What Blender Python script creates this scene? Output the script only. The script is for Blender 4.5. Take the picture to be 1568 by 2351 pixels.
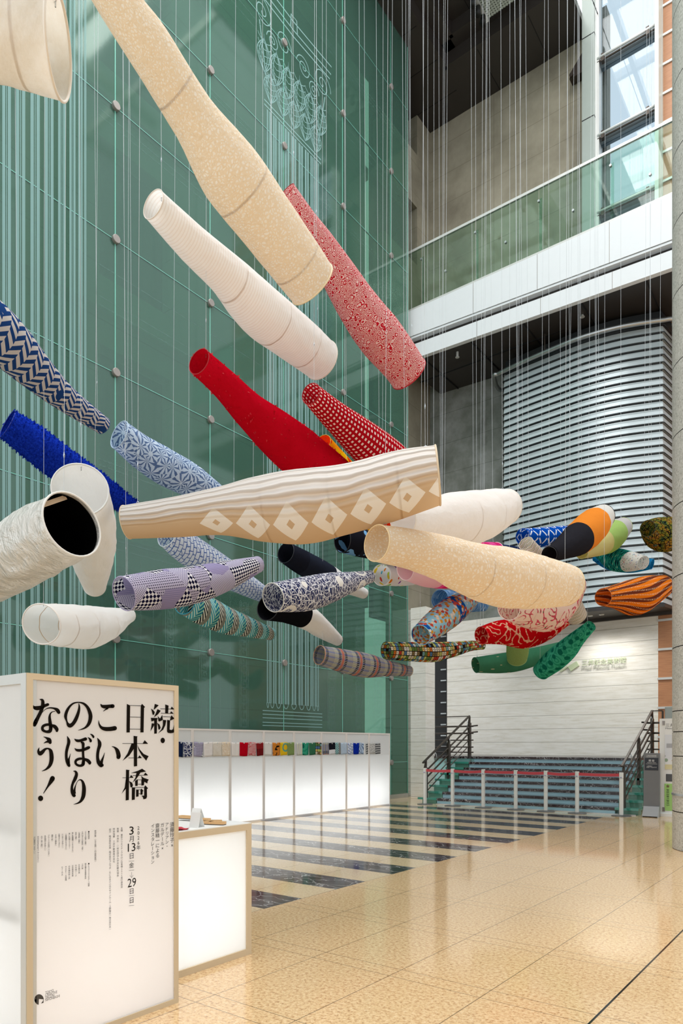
import bpy, math, random
from mathutils import Vector, noise as mn
random.seed(7)
for o in list(bpy.data.objects): bpy.data.objects.remove(o)
scn = bpy.context.scene
col = scn.collection
PI = math.pi
# ------------------------------------------------------------------ camera
F, HOR, CX, EYE = 1586.0, 1712.0, 784.0, 1.5        # focal length and horizon row in pixels of 1568 x 2351
YAW = math.radians(37.34); CS, SN = math.cos(YAW), math.sin(YAW)
cd = bpy.data.cameras.new('camera'); cam = bpy.data.objects.new('camera', cd); col.objects.link(cam)
cam.location = (0, 0, EYE); cam.rotation_euler = (PI/2, 0, YAW)
cd.sensor_fit = 'HORIZONTAL'; cd.sensor_width = 36; cd.lens = 36*F/1568
cd.shift_x = 0; cd.shift_y = (HOR-2351/2)/1568
cd.clip_start = .05; cd.clip_end = 300
scn.camera = cam
# ------------------------------------------------------------------ sky and exposure
scn.view_settings.view_transform = 'Standard'; scn.view_settings.look = 'None'
scn.view_settings.exposure = 0.12; scn.view_settings.gamma = 1
w = bpy.data.worlds.new('sky'); scn.world = w; w.use_nodes = True
bg = w.node_tree.nodes['Background']; bg.inputs[0].default_value = (.90, .96, 1.0, 1); bg.inputs[1].default_value = 1.38
def area(name, loc, rot, sx, sy, power, colr=(1, 1, 1)):
    l = bpy.data.lights.new(name, 'AREA'); l.shape = 'RECTANGLE'; l.size = sx; l.size_y = sy; l.energy = power; l.color = colr
    o = bpy.data.objects.new(name, l); col.objects.link(o); o.location = loc; o.rotation_euler = rot
    return o
area('skylight', (-2.2, 6, 27.5), (0, 0, 0), 13, 18, 4600, (1, .98, .95))
# ------------------------------------------------------------------ helpers
def ray(u, v):
    r = (u-CX)/F
    return Vector((r*CS-SN, r*SN+CS, (HOR-v)/F))
E0 = Vector((0, 0, EYE))
def at(u, v, z): return E0+ray(u, v)*z
def onX(u, v, X): d = ray(u, v); return E0+d*(X/d.x)
def onY(u, v, Y): d = ray(u, v); return E0+d*(Y/d.y)
ORG = {}
def setp(o, label=None, cat=None, group=None, kind=None):
    if label: o['label'] = label
    if cat: o['category'] = cat
    if group: o['group'] = group
    if kind: o['kind'] = kind
    return o
def thing(name, loc, label=None, cat=None, group=None, kind=None):
    o = bpy.data.objects.new(name, None); col.objects.link(o); o.location = loc; o.empty_display_size = .1
    ORG[o.name] = Vector(loc)
    return setp(o, label, cat, group, kind)
class MB:
    def __init__(s): s.v = []; s.f = []; s.m = []; s.cur = 0
    def add(s, vs, fs):
        n = len(s.v); s.v += [Vector(x) for x in vs]
        for q in fs: s.f.append([n+i for i in q]); s.m.append(s.cur)
        return s
    def box(s, x0, x1, y0, y1, z0, z1):
        return s.add([(x0,y0,z0),(x1,y0,z0),(x1,y1,z0),(x0,y1,z0),(x0,y0,z1),(x1,y0,z1),(x1,y1,z1),(x0,y1,z1)],
                     [(0,3,2,1),(4,5,6,7),(0,1,5,4),(1,2,6,5),(2,3,7,6),(3,0,4,7)])
    def bbox(s, x0, x1, y0, y1, z0, z1, b):      # box with chamfered vertical and horizontal edges
        X, Y, Z = (x0, x1), (y0, y1), (z0, z1); vs = []; idx = {}
        for i in (0, 1):
            for j in (0, 1):
                for k in (0, 1):
                    c = (X[i], Y[j], Z[k]); si, sj, sk = (b if i == 0 else -b), (b if j == 0 else -b), (b if k == 0 else -b)
                    idx[i, j, k] = len(vs)
                    vs += [(c[0], c[1]+sj, c[2]+sk), (c[0]+si, c[1], c[2]+sk), (c[0]+si, c[1]+sj, c[2])]
        g = lambda i, j, k, a: idx[i, j, k]+a
        fs = []
        for i in (0, 1):
            q = [g(i,0,0,0), g(i,1,0,0), g(i,1,1,0), g(i,0,1,0)]; fs.append(q if i else q[::-1])
            q = [g(0,i,0,1), g(0,i,1,1), g(1,i,1,1), g(1,i,0,1)]; fs.append(q if i else q[::-1])
            q = [g(0,0,i,2), g(1,0,i,2), g(1,1,i,2), g(0,1,i,2)]; fs.append(q if i else q[::-1])
        for i in (0, 1):
            for j in (0, 1):
                fs.append([g(i,j,0,0), g(i,j,0,1), g(i,j,1,1), g(i,j,1,0)])
                fs.append([g(i,0,j,0), g(i,0,j,2), g(i,1,j,2), g(i,1,j,0)])
                fs.append([g(0,i,j,1), g(0,i,j,2), g(1,i,j,2), g(1,i,j,1)])
                for k in (0, 1): fs.append([g(i,j,k,0), g(i,j,k,1), g(i,j,k,2)])
        return s.add(vs, fs)
    def bar(s, a, b, wd, hg, up=(0, 0, 1)):      # rectangular bar from a to b
        a, b = Vector(a), Vector(b); t = (b-a).normalized(); up = Vector(up)
        sd = t.cross(up).normalized(); u2 = sd.cross(t)
        c = [(-1,-1),(1,-1),(1,1),(-1,1)]
        vs = [p+sd*(i*wd/2)+u2*(j*hg/2) for p in (a, b) for i, j in c]
        return s.add(vs, [(3,2,1,0),(4,5,6,7),(0,1,5,4),(1,2,6,5),(2,3,7,6),(3,0,4,7)])
    def tube(s, pts, r, seg=10, closed=False, caps=True):
        pts = [Vector(p) for p in pts]; n = len(pts); rs = r if isinstance(r, (list, tuple)) else [r]*n
        vs = []; ref = None
        for i, p in enumerate(pts):
            t = ((pts[(i+1) % n] if (closed or i < n-1) else p)-(pts[i-1] if (closed or i > 0) else p)).normalized()
            if ref is None: ref = Vector((0, 0, 1)) if abs(t.z) < .9 else Vector((1, 0, 0))
            a = (ref-t*ref.dot(t)).normalized(); ref = a; b = t.cross(a)
            vs += [p+(a*math.cos(2*PI*k/seg)+b*math.sin(2*PI*k/seg))*rs[i] for k in range(seg)]
        fs = []
        for i in range(n if closed else n-1):
            j = (i+1) % n
            fs += [(i*seg+k, i*seg+(k+1) % seg, j*seg+(k+1) % seg, j*seg+k) for k in range(seg)]
        if caps and not closed: fs += [list(range(seg))[::-1], [(n-1)*seg+k for k in range(seg)]]
        return s.add(vs, fs)
    def cyl(s, a, b, r, seg=24): return s.tube([a, b], r, seg)
    def poly(s, pts): return s.add(pts, [list(range(len(pts)))])
    def prism(s, pts, d):                         # polygon extruded by vector d
        n = len(pts); d = Vector(d); p = [Vector(x) for x in pts]
        return s.add(p+[x+d for x in p], [list(range(n))[::-1], list(range(n, 2*n))]+[(i, (i+1) % n, n+(i+1) % n, n+i) for i in range(n)])
    def build(s, name, mats, parent=None, org=None, smooth=False):
        if not isinstance(mats, (list, tuple)): mats = [mats]
        if parent is not None: org = ORG[parent.name]
        elif org is None:
            xs = [p.x for p in s.v]; ys = [p.y for p in s.v]; org = Vector(((min(xs)+max(xs))/2, (min(ys)+max(ys))/2, min(p.z for p in s.v)))
        org = Vector(org)
        me = bpy.data.meshes.new(name); me.from_pydata([p-org for p in s.v], [], s.f); me.update()
        for m in mats: me.materials.append(m)
        for i, p in enumerate(me.polygons): p.material_index = s.m[i]; p.use_smooth = smooth
        o = bpy.data.objects.new(name, me); col.objects.link(o)
        if parent is not None: o.parent = parent
        else: o.location = org
        ORG[o.name] = org
        return o
def rib(mb, pts, wd, nrm):                        # flat ribbon along pts, lying in the plane with normal nrm
    pts = [Vector(p) for p in pts]; nrm = Vector(nrm); n = len(pts); vs = []
    for i, p in enumerate(pts):
        t = (pts[min(i+1, n-1)]-pts[max(i-1, 0)]).normalized(); sd = nrm.cross(t).normalized()
        h = (wd[i] if isinstance(wd, (list, tuple)) else wd)/2
        vs += [p-sd*h, p+sd*h]
    mb.add(vs, [(2*i, 2*i+1, 2*i+3, 2*i+2) for i in range(n-1)])
def cr(P, n=8):                                   # Catmull-Rom through tuples of any length
    out = []; m = len(P)
    for i in range(m-1):
        p0, p1, p2, p3 = P[max(i-1, 0)], P[i], P[i+1], P[min(i+2, m-1)]
        for k in range(n):
            t = k/n
            out.append(tuple(.5*(2*b+(c-a)*t+(2*a-5*b+4*c-d)*t*t+(3*b-a-3*c+d)*t**3) for a, b, c, d in zip(p0, p1, p2, p3)))
    out.append(tuple(P[-1])); return out
# ------------------------------------------------------------------ node helper
def lin(c):
    if isinstance(c, str): c = tuple(int(c[i:i+2], 16)/255 for i in (0, 2, 4))
    return tuple((x/12.92 if x <= .04045 else ((x+.055)/1.055)**2.4) for x in c)+(1,)
class NT:
    def __init__(s, name):
        s.mat = bpy.data.materials.new(name); s.mat.use_nodes = True; s.t = s.mat.node_tree
        s.t.nodes.clear(); s.out = s.t.nodes.new('ShaderNodeOutputMaterial')
    def put(s, sock, v):
        if hasattr(v, 'is_output'): s.t.links.new(v, sock)
        elif isinstance(v, str): sock.default_value = lin(v)
        elif v is not None: sock.default_value = v
    def n(s, ty, ins=None, **pr):
        d = s.t.nodes.new('ShaderNode'+ty)
        for k, v in pr.items(): setattr(d, k, v)
        for k, v in (ins or {}).items(): s.put(d.inputs[k], v)
        return d
    def m(s, op, a, b=0.0, c=None):
        d = s.n('Math', {0: a, 1: b}, operation=op)
        if c is not None: s.put(d.inputs[2], c)
        return d.outputs[0]
    def mix(s, f, a, b): 
        d = s.n('Mix', None, data_type='RGBA'); s.put(d.inputs[0], f); s.put(d.inputs[6], a); s.put(d.inputs[7], b); return d.outputs[2]
    def xyz(s, v): d = s.n('SeparateXYZ', {0: v}); return d.outputs
    def vec(s, x, y, z=0.0): return s.n('CombineXYZ', {0: x, 1: y, 2: z}).outputs[0]
    def obj(s): return s.n('TexCoord').outputs['Object']
    def geo(s): return s.n('NewGeometry').outputs['Position']
    def uv(s, sx=1, sy=1):
        v = s.n('TexCoord').outputs['UV']
        return s.n('Mapping', {0: v, 3: (sx, sy, 1)}).outputs[0]
    def map(s, v, sc=(1, 1, 1), rot=(0, 0, 0), loc=(0, 0, 0)): return s.n('Mapping', {0: v, 1: loc, 2: rot, 3: sc}).outputs[0]
    def noise(s, v, sc, det=3, rough=.55, dist=0.0, col=False):
        d = s.n('TexNoise', {'Vector': v, 'Scale': sc, 'Detail': det, 'Roughness': rough, 'Distortion': dist}); return d.outputs[1 if col else 0]
    def vor(s, v, sc, feat='F1', out=0, rnd=1.0, dist='EUCLIDEAN'):
        d = s.n('TexVoronoi', None, feature=feat)
        if feat == 'F1': d.distance = dist
        s.put(d.inputs['Vector'], v); s.put(d.inputs['Scale'], sc); s.put(d.inputs['Randomness'], rnd); return d.outputs[out]
    def ramp(s, f, stops, interp='LINEAR'):
        d = s.n('ValToRGB', {0: f}); e = d.color_ramp; e.interpolation = interp
        while len(e.elements) < len(stops): e.elements.new(.5)
        for el, (p, c) in zip(e.elements, stops): el.position = p; el.color = lin(c) if isinstance(c, str) else (c if len(c) == 4 else tuple(c)+(1,))
        return d.outputs[0]
    def lt(s, a, b): return s.m('LESS_THAN', a, b)
    def gt(s, a, b): return s.m('GREATER_THAN', a, b)
    def fr(s, a): return s.m('FRACT', a)
    def stripe(s, x, period, duty, off=0.0): return s.lt(s.fr(s.m('ADD', s.m('DIVIDE', x, period), off+100.0)), duty)
    def bump(s, h, st=.3, d=.01): return s.n('Bump', {'Height': h, 'Strength': st, 'Distance': d}).outputs[0]
    def pbr(s, c, rough=.5, metal=0.0, spec=.5, nrm=None, **kw):
        d = s.n('BsdfPrincipled'); s.put(d.inputs['Base Color'], c); s.put(d.inputs['Roughness'], rough); s.put(d.inputs['Metallic'], metal)
        s.put(d.inputs['Specular IOR Level'], spec)
        if nrm is not None: s.put(d.inputs['Normal'], nrm)
        for k, v in kw.items(): s.put(d.inputs[k], v)
        return s.done(d.outputs[0])
    def done(s, sh): s.t.links.new(sh, s.out.inputs[0]); return s.mat
    def fresnel(s, lo=.03, hi=.75):
        f = s.n('LayerWeight', {0: .5}).outputs['Facing']
        return s.m('ADD', s.m('MULTIPLY', s.m('POWER', f, 4.5), hi-lo), lo)
    def mixs(s, f, a, b): d = s.n('MixShader', {0: f}); s.t.links.new(a, d.inputs[1]); s.t.links.new(b, d.inputs[2]); return d.outputs[0]
    def cloth(s, c, tr=.35, bumph=None, tint=None):
        nm = s.bump(bumph, .6, .03) if bumph is not None else None
        a = s.n('BsdfDiffuse', {0: c}); b = s.n('BsdfTranslucent', {0: tint if tint is not None else c})
        if nm is not None: s.t.links.new(nm, a.inputs['Normal'])
        return s.done(s.mixs(tr, a.outputs[0], b.outputs[0]))
def plain(name, c, rough=.5, metal=0.0, spec=.5, var=.06, sc=6):
    p = NT(name); b = lin(c); k = p.noise(p.obj(), sc, 4)
    dk = tuple(x*(1-var) for x in b[:3])+(1,); lt = tuple(min(1, x*(1+var)) for x in b[:3])+(1,)
    return p.pbr(p.mix(k, dk, lt), rough, metal, spec)
M = {}
M['steel'] = plain('brushed_steel', 'b9bcbd', .35, .9)
M['alu'] = plain('pale_aluminium', 'd2d2cf', .4, .35)
M['darkrail'] = plain('dark_bronze_metal', '4a423c', .4, .6)
M['black'] = plain('matte_black', '0c0c0d', .6)
M['ink'] = plain('black_print', '1a1510', .9, 0, .05)
M['white'] = plain('white_paint', 'f2f2f0', .5, var=.02)
M['wood'] = plain('pale_wood', 'd8bf9c', .5, var=.08, sc=9)
M['disc'] = plain('satin_nickel', '9a938e', .4, .5)
M['wire'] = plain('white_cord', 'ced2d6', .6)
# ================================================================== THE HALL
GX, BY = -10.67, 20.0            # glass wall plane, back wall plane
# ---- floor
p = NT('granite_floor'); P = p.geo(); x, y, z = p.xyz(P)
g1 = p.noise(P, 42, 6, .75); g2 = p.noise(P, 90, 3, .7); g3 = p.noise(P, .9, 3)
gran = p.ramp(g1, [(.30, '6b5644'), (.39, 'b98f66'), (.48, 'dcb88a'), (.60, 'e9cca2'), (.75, 'f4e1c2')])
gran = p.mix(p.m('MULTIPLY', p.gt(g2, .62), .55), gran, '6a5640')
gran = p.mix(p.m('MULTIPLY', g3, .35), gran, 'cfa974')
pale = p.mix(.35, gran, 'd9cfae')
def near(a, period, off, wd): 
    q = p.fr(p.m('ADD', p.m('DIVIDE', p.m('SUBTRACT', a, off), period), 50.0))
    return p.lt(p.m('MULTIPLY', p.m('MINIMUM', q, p.m('SUBTRACT', 1.0, q)), period), wd)
left = p.lt(x, -4.42)
bandq = p.fr(p.m('ADD', p.m('DIVIDE', p.m('SUBTRACT', y, 4.62), 1.075), 20.0))
band = p.m('MULTIPLY', p.m('MULTIPLY', p.lt(bandq, .498), left), p.lt(y, 15.0))
wv = p.map(P, (1.6, 4, 1)); ve = p.vor(p.n('VectorMath', {0: wv, 1: p.n('VectorMath', {0: p.noise(P, 2.2, 4, .6, 0, True), 3: 1.6}, operation='SCALE').outputs[0]}, operation='ADD').outputs[0], 1.5, 'DISTANCE_TO_EDGE')
vein = p.ramp(ve, [(0, 'dcdcda'), (.012, 'a8a6a4'), (.03, '40343a'), (.3, '2b2428')])
mar = p.mix(p.noise(P, 3, 4), vein, p.mix(p.noise(P, 1.3), '352426', '39403c'))
mar = p.mix(.45, vein, mar)
c = p.mix(left, gran, pale); c = p.mix(band, c, mar)
jl = p.m('MAXIMUM', near(x, .645, -4.42, .003), p.m('MULTIPLY', p.m('MAXIMUM', near(y, 1.075, 3.77, .0028), near(y, 1.075, 3.92, .0028)), p.m('SUBTRACT', 1.0, left)))
c = p.mix(p.m('MULTIPLY', jl, .75), c, '4a3c2c')
c = p.mix(p.m('MULTIPLY', near(x, 9.0, -1.2, .006), 1.0), c, '1c1713')
tact = p.m('MULTIPLY', p.m('MULTIPLY', p.gt(y, 15.15), p.lt(y, 15.5)), left)
dots = p.lt(p.vor(P, 28, 'F1', 0, 0.0), .3)
c = p.mix(tact, c, p.mix(dots, 'c9b48a', 'e0cfa6'))
M['floor'] = p.pbr(c, .09, 0, .62)
b = MB(); b.box(-14, 14, -8, 24, -.3, 0); setp(b.build('floor', M['floor'], org=(0, 8, 0)), kind='structure')
# ---- stone materials
def joints(p, P, c, horiz, vert, zoff, dark, wd=.006, axis=0):
    x, y, z = p.xyz(P)
    def nr(a, period, off):
        q = p.fr(p.m('ADD', p.m('DIVIDE', p.m('SUBTRACT', a, off), period), 50.0))
        return p.lt(p.m('MULTIPLY', p.m('MINIMUM', q, p.m('SUBTRACT', 1.0, q)), period), wd)
    j = nr(z, horiz, zoff)
    if vert: j = p.m('MAXIMUM', j, nr((x, y)[axis], vert, .3))
    return p.mix(p.m('MULTIPLY', j, .7), c, dark)
p = NT('travertine'); P = p.geo()
s1 = p.noise(p.map(P, (.9, .9, 9)), 2.2, 6, .65); s2 = p.noise(p.map(P, (1.1, 1.1, 7)), 5, 5, .7)
c = p.ramp(s1, [(.28, 'd9d3c5'), (.42, 'e6e2d8'), (.6, 'efece5'), (.8, 'f4f2ec')])
c = p.mix(p.m('MULTIPLY', p.ramp(s2, [(.62, (0, 0, 0)), (.74, (1, 1, 1))]), .55), c, 'b58f5e')
c = p.mix(p.gt(p.noise(P, 38, 2), .74), c, '8d7658')
M['travertine'] = p.pbr(joints(p, P, c, .395, 0, 1.21, '77705f'), .4, 0, .35)
p = NT('pale_limestone_panels'); P = p.geo()
s1 = p.noise(P, .7, 5, .6); s2 = p.noise(p.map(P, (4, 4, 1)), 3, 4)
c = p.ramp(s1, [(.3, '857d6e'), (.5, 'a09886'), (.7, 'b5ac9a')]); c = p.mix(p.m('MULTIPLY', s2, .25), c, '7f7a6a')
M['limestone'] = p.pbr(joints(p, P, c, .98, 2.4, 5.5, '6d6656', .006), .5, 0, .3)
p = NT('grey_green_concrete'); P = p.geo()
s1 = p.noise(P, .9, 5, .65); c = p.ramp(s1, [(.3, '63675f'), (.5, '80847d'), (.7, '9c9f9c')])
M['concrete'] = p.pbr(joints(p, P, c, .98, 0, 5.5, '50544c', .006), .45, 0, .3)
M['soffit'] = plain('dark_brown_ceiling_panel', '35302d', .35, 0, .5, .05, 2)
# ---- back wall: travertine below, concrete and limestone above
XR = onY(1511, 1000, BY).x
b = MB(); b.box(-10.93, XR, BY, BY+.4, 0, 5.5)
wb = setp(b.build('wall_back', M['travertine']), kind='structure')
b = MB(); b.box(-11.9, XR, BY+.03, BY+.4, 5.5, 13.4)
setp(b.build('wall_back_middle', M['concrete']), kind='structure')
XC = onY(1337, 300, 19.5).x
b = MB(); b.box(-11.9, XC+.5, BY+.03, BY+.4, 13.4, 22.4); setp(b.build('wall_back_upper', M['limestone']), kind='structure')
# left return wall beyond the glass, with dark openings
RX = -11.58
b = MB(); ops = [(17.0, 18.85), (20.55, 22.3)]
b.box(RX-.4, RX, 19.2, BY+.03, 5.5, 22.4)
zz = 13.0
for a, c2 in ops: b.box(RX-.4, RX, 17.3, 19.2, zz, a); zz = c2
b.box(RX-.4, RX, 17.3, 19.2, 5.5, 7.6); b.box(RX-.4, RX, 17.3, 19.2, 10.2, 13.0)
setp(b.build('wall_left_return', M['limestone']), kind='structure')
b = MB(); b.box(RX-.5, RX-.41, 17.2, 19.3, 5.4, 22.4); setp(b.build('trim_1', M['black']), kind='structure')
# dark door slot between pier and travertine
b = MB(); b.box(-12.0, -10.93, BY+.02, BY+.2, 0, 5.5)
dr = setp(b.build('door_1', M['black']), kind='structure')
for k in range(11):
    b = MB(); b.box(-11.15, -10.95, BY-.03, BY+.02, 1.45+k*.36, 1.49+k*.36); b.build('hinge', M['steel'], dr)
# pier
b = MB(); b.box(-10.6, -10.1, 17.22, 17.75, 0, 5.5); b.box(-11.6, -10.6, 17.4, 17.75, 0, 5.5)
p1 = onX(950, 1830, -10.4)
setp(b.build('wall_pier', M['travertine']), kind='structure')
# ---- terracotta coloured board wall with silver strips at right
p = NT('tan_wood_board'); P = p.geo(); k = p.noise(p.map(P, (1, 1, 14)), 3, 4)
M['board'] = p.pbr(p.ramp(k, [(.3, 'a5704f'), (.7, 'bd8861')]), .45)
b = MB(); b.box(XR, -.5, BY+.0, BY+.3, 0, 24)
bw = setp(b.build('wall_back_right', M['board']), kind='structure')
zs = 1.5+(HOR-1425)/F*18.64
for k in range(-5, 25):
    b = MB(); zc = zs+k*.785
    if zc < .2: continue
    b.box(XR-.01, -.5, BY-.035, BY-.005, zc-.03, zc+.03); b.build('silver_strip', M['alu'], bw)
# ---- upper window between grey column and pale trim
WY = 19.5
xa, xb = onY(1336, 300, WY).x, onY(1364, 300, WY).x
M['greycol'] = plain('grey_green_metal_panel', 'a3aca6', .4, .3)
b = MB(); b.box(xa, xb, WY, WY+.5, 14.4, 26)
cw = setp(b.build('trim_2', M['greycol']), kind='structure')
for zz in (19.0, 21.3, 23.6): 
    b = MB(); b.box(xa-.004, xb+.004, WY-.004, WY+.4, zz, zz+.025); b.build('panel_joint', M['black'], cw)
xc, xd = onY(1503, 300, WY).x, onY(1512, 300, WY).x
b = MB(); b.box(xc, xd, WY, WY+.5, 14.4, 26); setp(b.build('trim_3', plain('pale_green_metal_trim', 'd3d9d0', .4, .1)), kind='structure')
p = NT('clear_window_glass'); fr = p.fresnel()
M['glass'] = p.done(p.mixs(fr, p.n('BsdfTransparent', {0: (.66, .72, .76, 1)}).outputs[0], p.n('BsdfGlossy', {0: (1, 1, 1, 1), 'Roughness': .02}).outputs[0]))
wi = thing('window_1', ((xb+xc)/2, WY+.3, 14.4), kind='structure')
zm = [20.74-2.14*k for k in range(-2, 4)]
for i, zt in enumerate(zm):
    b = MB(); b.box(xb, xc, WY+.28, WY+.30, zt-2.14+.02, zt-.30); b.build('pane', M['glass'], wi)
    b = MB(); b.box(xb, xc, WY+.20, WY+.40, zt-.30, zt); b.build('mullion', plain('dark_grey_mullion', '6b7478', .4, .4), wi)
    b = MB(); b.tube([(xb+.05, WY+.10, zt-.13), (xc-.02, WY+.10, zt-.13)], .035, 12); b.build('light_tube', M['white'], wi, smooth=True)
    b = MB(); b.tube([(xb+.05, WY+.12, zt-.22), (xc-.02, WY+.12, zt-.22)], .025, 12)
    for q in (xb+.2, xc-.2): b.box(q-.04, q+.04, WY+.08, WY+.2, zt-.27, zt-.06)
    b.build('bracket_bar', M['darkrail'], wi, smooth=False)
b = MB(); b.box(xb, xb+.10, WY+.1, WY+.40, 14.4, 26); b.build('window_frame', M['alu'], wi)
# black triangular bracket on the limestone
q = onY(1318, 175, BY); b = MB()
b.prism([(q.x-.05, BY-.25, q.z-.25), (q.x+.45, BY-.25, q.z-.25), (q.x+.45, BY-.25, q.z+.45), (q.x, BY-.25, q.z-.05)], (0, .25, 0))
b.cyl((q.x+.02, BY-.3, q.z-.18), (q.x+.02, BY, q.z-.18), .06, 12)
setp(b.build('wall_bracket', M['darkrail']), 'small dark wedge bracket fixed high on the stone wall beside the grey column', 'bracket')
# ---- upper ceiling, coffered, dark
CZ = 21.85; b = MB(); x1 = xa
b.box(-12.2, x1, 18.45, BY+.1, CZ, CZ+.2); b.box(-12.2, -10.15, 13.5, 18.45, CZ, CZ+.2)
b.box(-10.15, x1, 18.35, 18.45, CZ, CZ+.45); b.box(-10.15, -10.05, 13.5, 18.45, CZ, CZ+.45)
b.box(-10.15, x1, 18.05, 18.45, CZ+.38, CZ+.48); b.box(-10.15, -9.75, 13.5, 18.45, CZ+.38, CZ+.48)
b.box(-9.75, x1, 17.95, 18.05, CZ+.38, CZ+.8); b.box(-9.75, -9.65, 13.5, 18.05, CZ+.38, CZ+.8)
b.box(-9.75, x1, 13.5, 18.05, CZ+.75, CZ+.9)
ce = setp(b.build('ceiling', M['soffit']), kind='structure')
b = MB()
for k in range(6): xx = -9.1+k*1.55; b.box(xx, xx+.02, 18.46, BY, CZ-.004, CZ+.01); b.box(xx, xx+.02, 13.5, 17.95, CZ+.745, CZ+.76)
for k in range(5): yy = 14.4+k*1.2; b.box(-12.2, -10.16, yy, yy+.02, CZ-.004, CZ+.01)
b.build('panel_joint', M['black'], ce)
# work light rig under the ceiling
q = at(1122, 12, 19.0); t = thing('light_rig', (q.x, q.y, q.z), 'perforated pale metal lamp tray with dark spotlights on its edge under the dark ceiling', 'ceiling light')
p = NT('perforated_metal'); P = p.geo(); M['perf'] = p.pbr(p.mix(p.lt(p.vor(P, 14, 'F1', 0, 0.0), .3), 'b9c2ba', '50564f'), .4, .3)
b = MB(); b.box(q.x-.15, q.x+.75, q.y-.6, q.y+.3, q.z-.02, q.z+.06); b.build('tray', M['perf'], t)
b = MB(); b.box(q.x-.3, q.x-.16, q.y-.7, q.y+.35, q.z-.05, q.z+.1); b.build('side_rail', M['alu'], t)
for k in range(3):
    b = MB(); c0 = Vector((q.x-.22, q.y-.5+k*.3, q.z-.2)); b.tube([c0+Vector((0, 0, .12)), c0, c0+Vector((0, -.02, -.1))], [.07, .075, .09], 16); s_ = b.build('spotlight', M['black'], t, smooth=True)
b = MB(); b.cyl((q.x+.3, q.y, q.z+.06), (q.x+.3, q.y, CZ+.75), .02, 8); b.build('hanger', M['steel'], t)
# ---- bridge with white fascia, dark soffit and glass railing
FY = 17.6; xl, xr = -11.2, -.6
xA, xB = onY(935, 775, FY).x, onY(1543, 549, FY).x
def lz(x, z0, z1): return z0+(z1-z0)*(x-xA)/(xB-xA)
M['fascia'] = plain('white_metal_fascia', 'e4e7ea', .45, .05, var=.02)
t = thing('balcony', (-6, 18.8, 13), kind='structure')
def slab(name, y0, y1, zb, zt, mat):
    b = MB(); b.add([(xl, y0, lz(xl, *zb)), (xr, y0, lz(xr, *zb)), (xr, y1, lz(xr, *zb)), (xl, y1, lz(xl, *zb)),
                     (xl, y0, lz(xl, *zt)), (xr, y0, lz(xr, *zt)), (xr, y1, lz(xr, *zt)), (xl, y1, lz(xl, *zt))],
                    [(0,3,2,1),(4,5,6,7),(0,1,5,4),(1,2,6,5),(2,3,7,6),(3,0,4,7)]); return b.build(name, mat, t)
slab('upper_fascia', FY, FY+.15, (13.69, 13.39), (14.45, 14.45), M['fascia'])
slab('ledge', FY+.02, FY+.3, (13.62, 13.32), (13.675, 13.375), M['fascia'])
slab('recess', FY+.22, FY+.4, (13.4, 13.1), (13.66, 13.36), M['soffit'])
slab('lower_fascia', FY+.06, FY+.2, (13.03, 12.76), (13.46, 13.18), M['fascia'])
slab('deck', FY+.2, BY+.03, (13.06, 12.79), (14.3, 14.3), M['soffit'])
for v0, us in ((0, (1086.5, 1233.5, 1399)), (1, (1092.5, 1239, 1404))):
    for u in us:
        xx = onY(u, 600, FY).x; b = MB()
        b.box(xx-.006, xx+.006, FY-.003+.06*v0, FY+.07, (lz(xx, 13.69, 13.39) if not v0 else lz(xx, 13.03, 12.76)), (14.45 if not v0 else lz(xx, 13.46, 13.18))); b.build('panel_joint', M['disc'], t)
for k in range(-1, 8):
    xx = onY(963, 815, FY).x+k*1.56; b = MB(); b.box(xx-.012, xx+.012, FY+.21, BY+.02, lz(xx, 13.03, 12.76)-.0, lz(xx, 13.03, 12.76)+.05); b.build('soffit_joint', M['black'], t)
b = MB(); b.box(xl, xr, 18.75, 18.77, 12.90, 12.93); b.build('soffit_joint', M['black'], t)
# railing
p = NT('green_tinted_rail_glass'); fr = p.fresnel()
M['railglass'] = p.done(p.mixs(fr, p.n('BsdfTransparent', {0: (.74, .87, .81, 1)}).outputs[0], p.n('BsdfGlossy', {0: (1, 1, 1, 1), 'Roughness': .02}).outputs[0]))
t = thing('glass_railing', (-6, FY+.05, 14.45), 'green glass railing with slim steel handrail above the white balcony edge', 'railing')
cuts = [xl]+[onY(u, 500, FY).x for u in (966, 1090, 1236, 1401)]+[xr]
for a, c2 in zip(cuts, cuts[1:]):
    b = MB(); b.box(a+.01, c2-.01, FY+.03, FY+.05, 14.47, 16.18); b.build('glass_pane', M['railglass'], t)
for a in cuts[1:-1]:
    b = MB(); b.box(a-.02, a+.06, FY+.09, FY+.11, 14.45, 15.95); b.build('glass_fin', M['railglass'], t)
    b = MB(); b.cyl((a, FY+.0, 15.85), (a, FY+.06, 15.85), .03, 12); b.build('bolt', M['steel'], t, smooth=False)
for u, v in ((1022, 621), (1160, 555), (1315, 482), (1492, 399)):
    q = onY(u, v, FY); b = MB(); b.cyl((q.x, FY, q.z), (q.x, FY+.06, q.z), .03, 12); b.build('bolt', M['steel'], t)
b = MB(); b.box(xl, xr, FY+.01, FY+.07, 16.18, 16.25); b.build('handrail', M['alu'], t)
b = MB(); b.box(xl, xr, FY+.0, FY+.09, 14.45, 14.50); b.build('base_rail', M['alu'], t)
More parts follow.
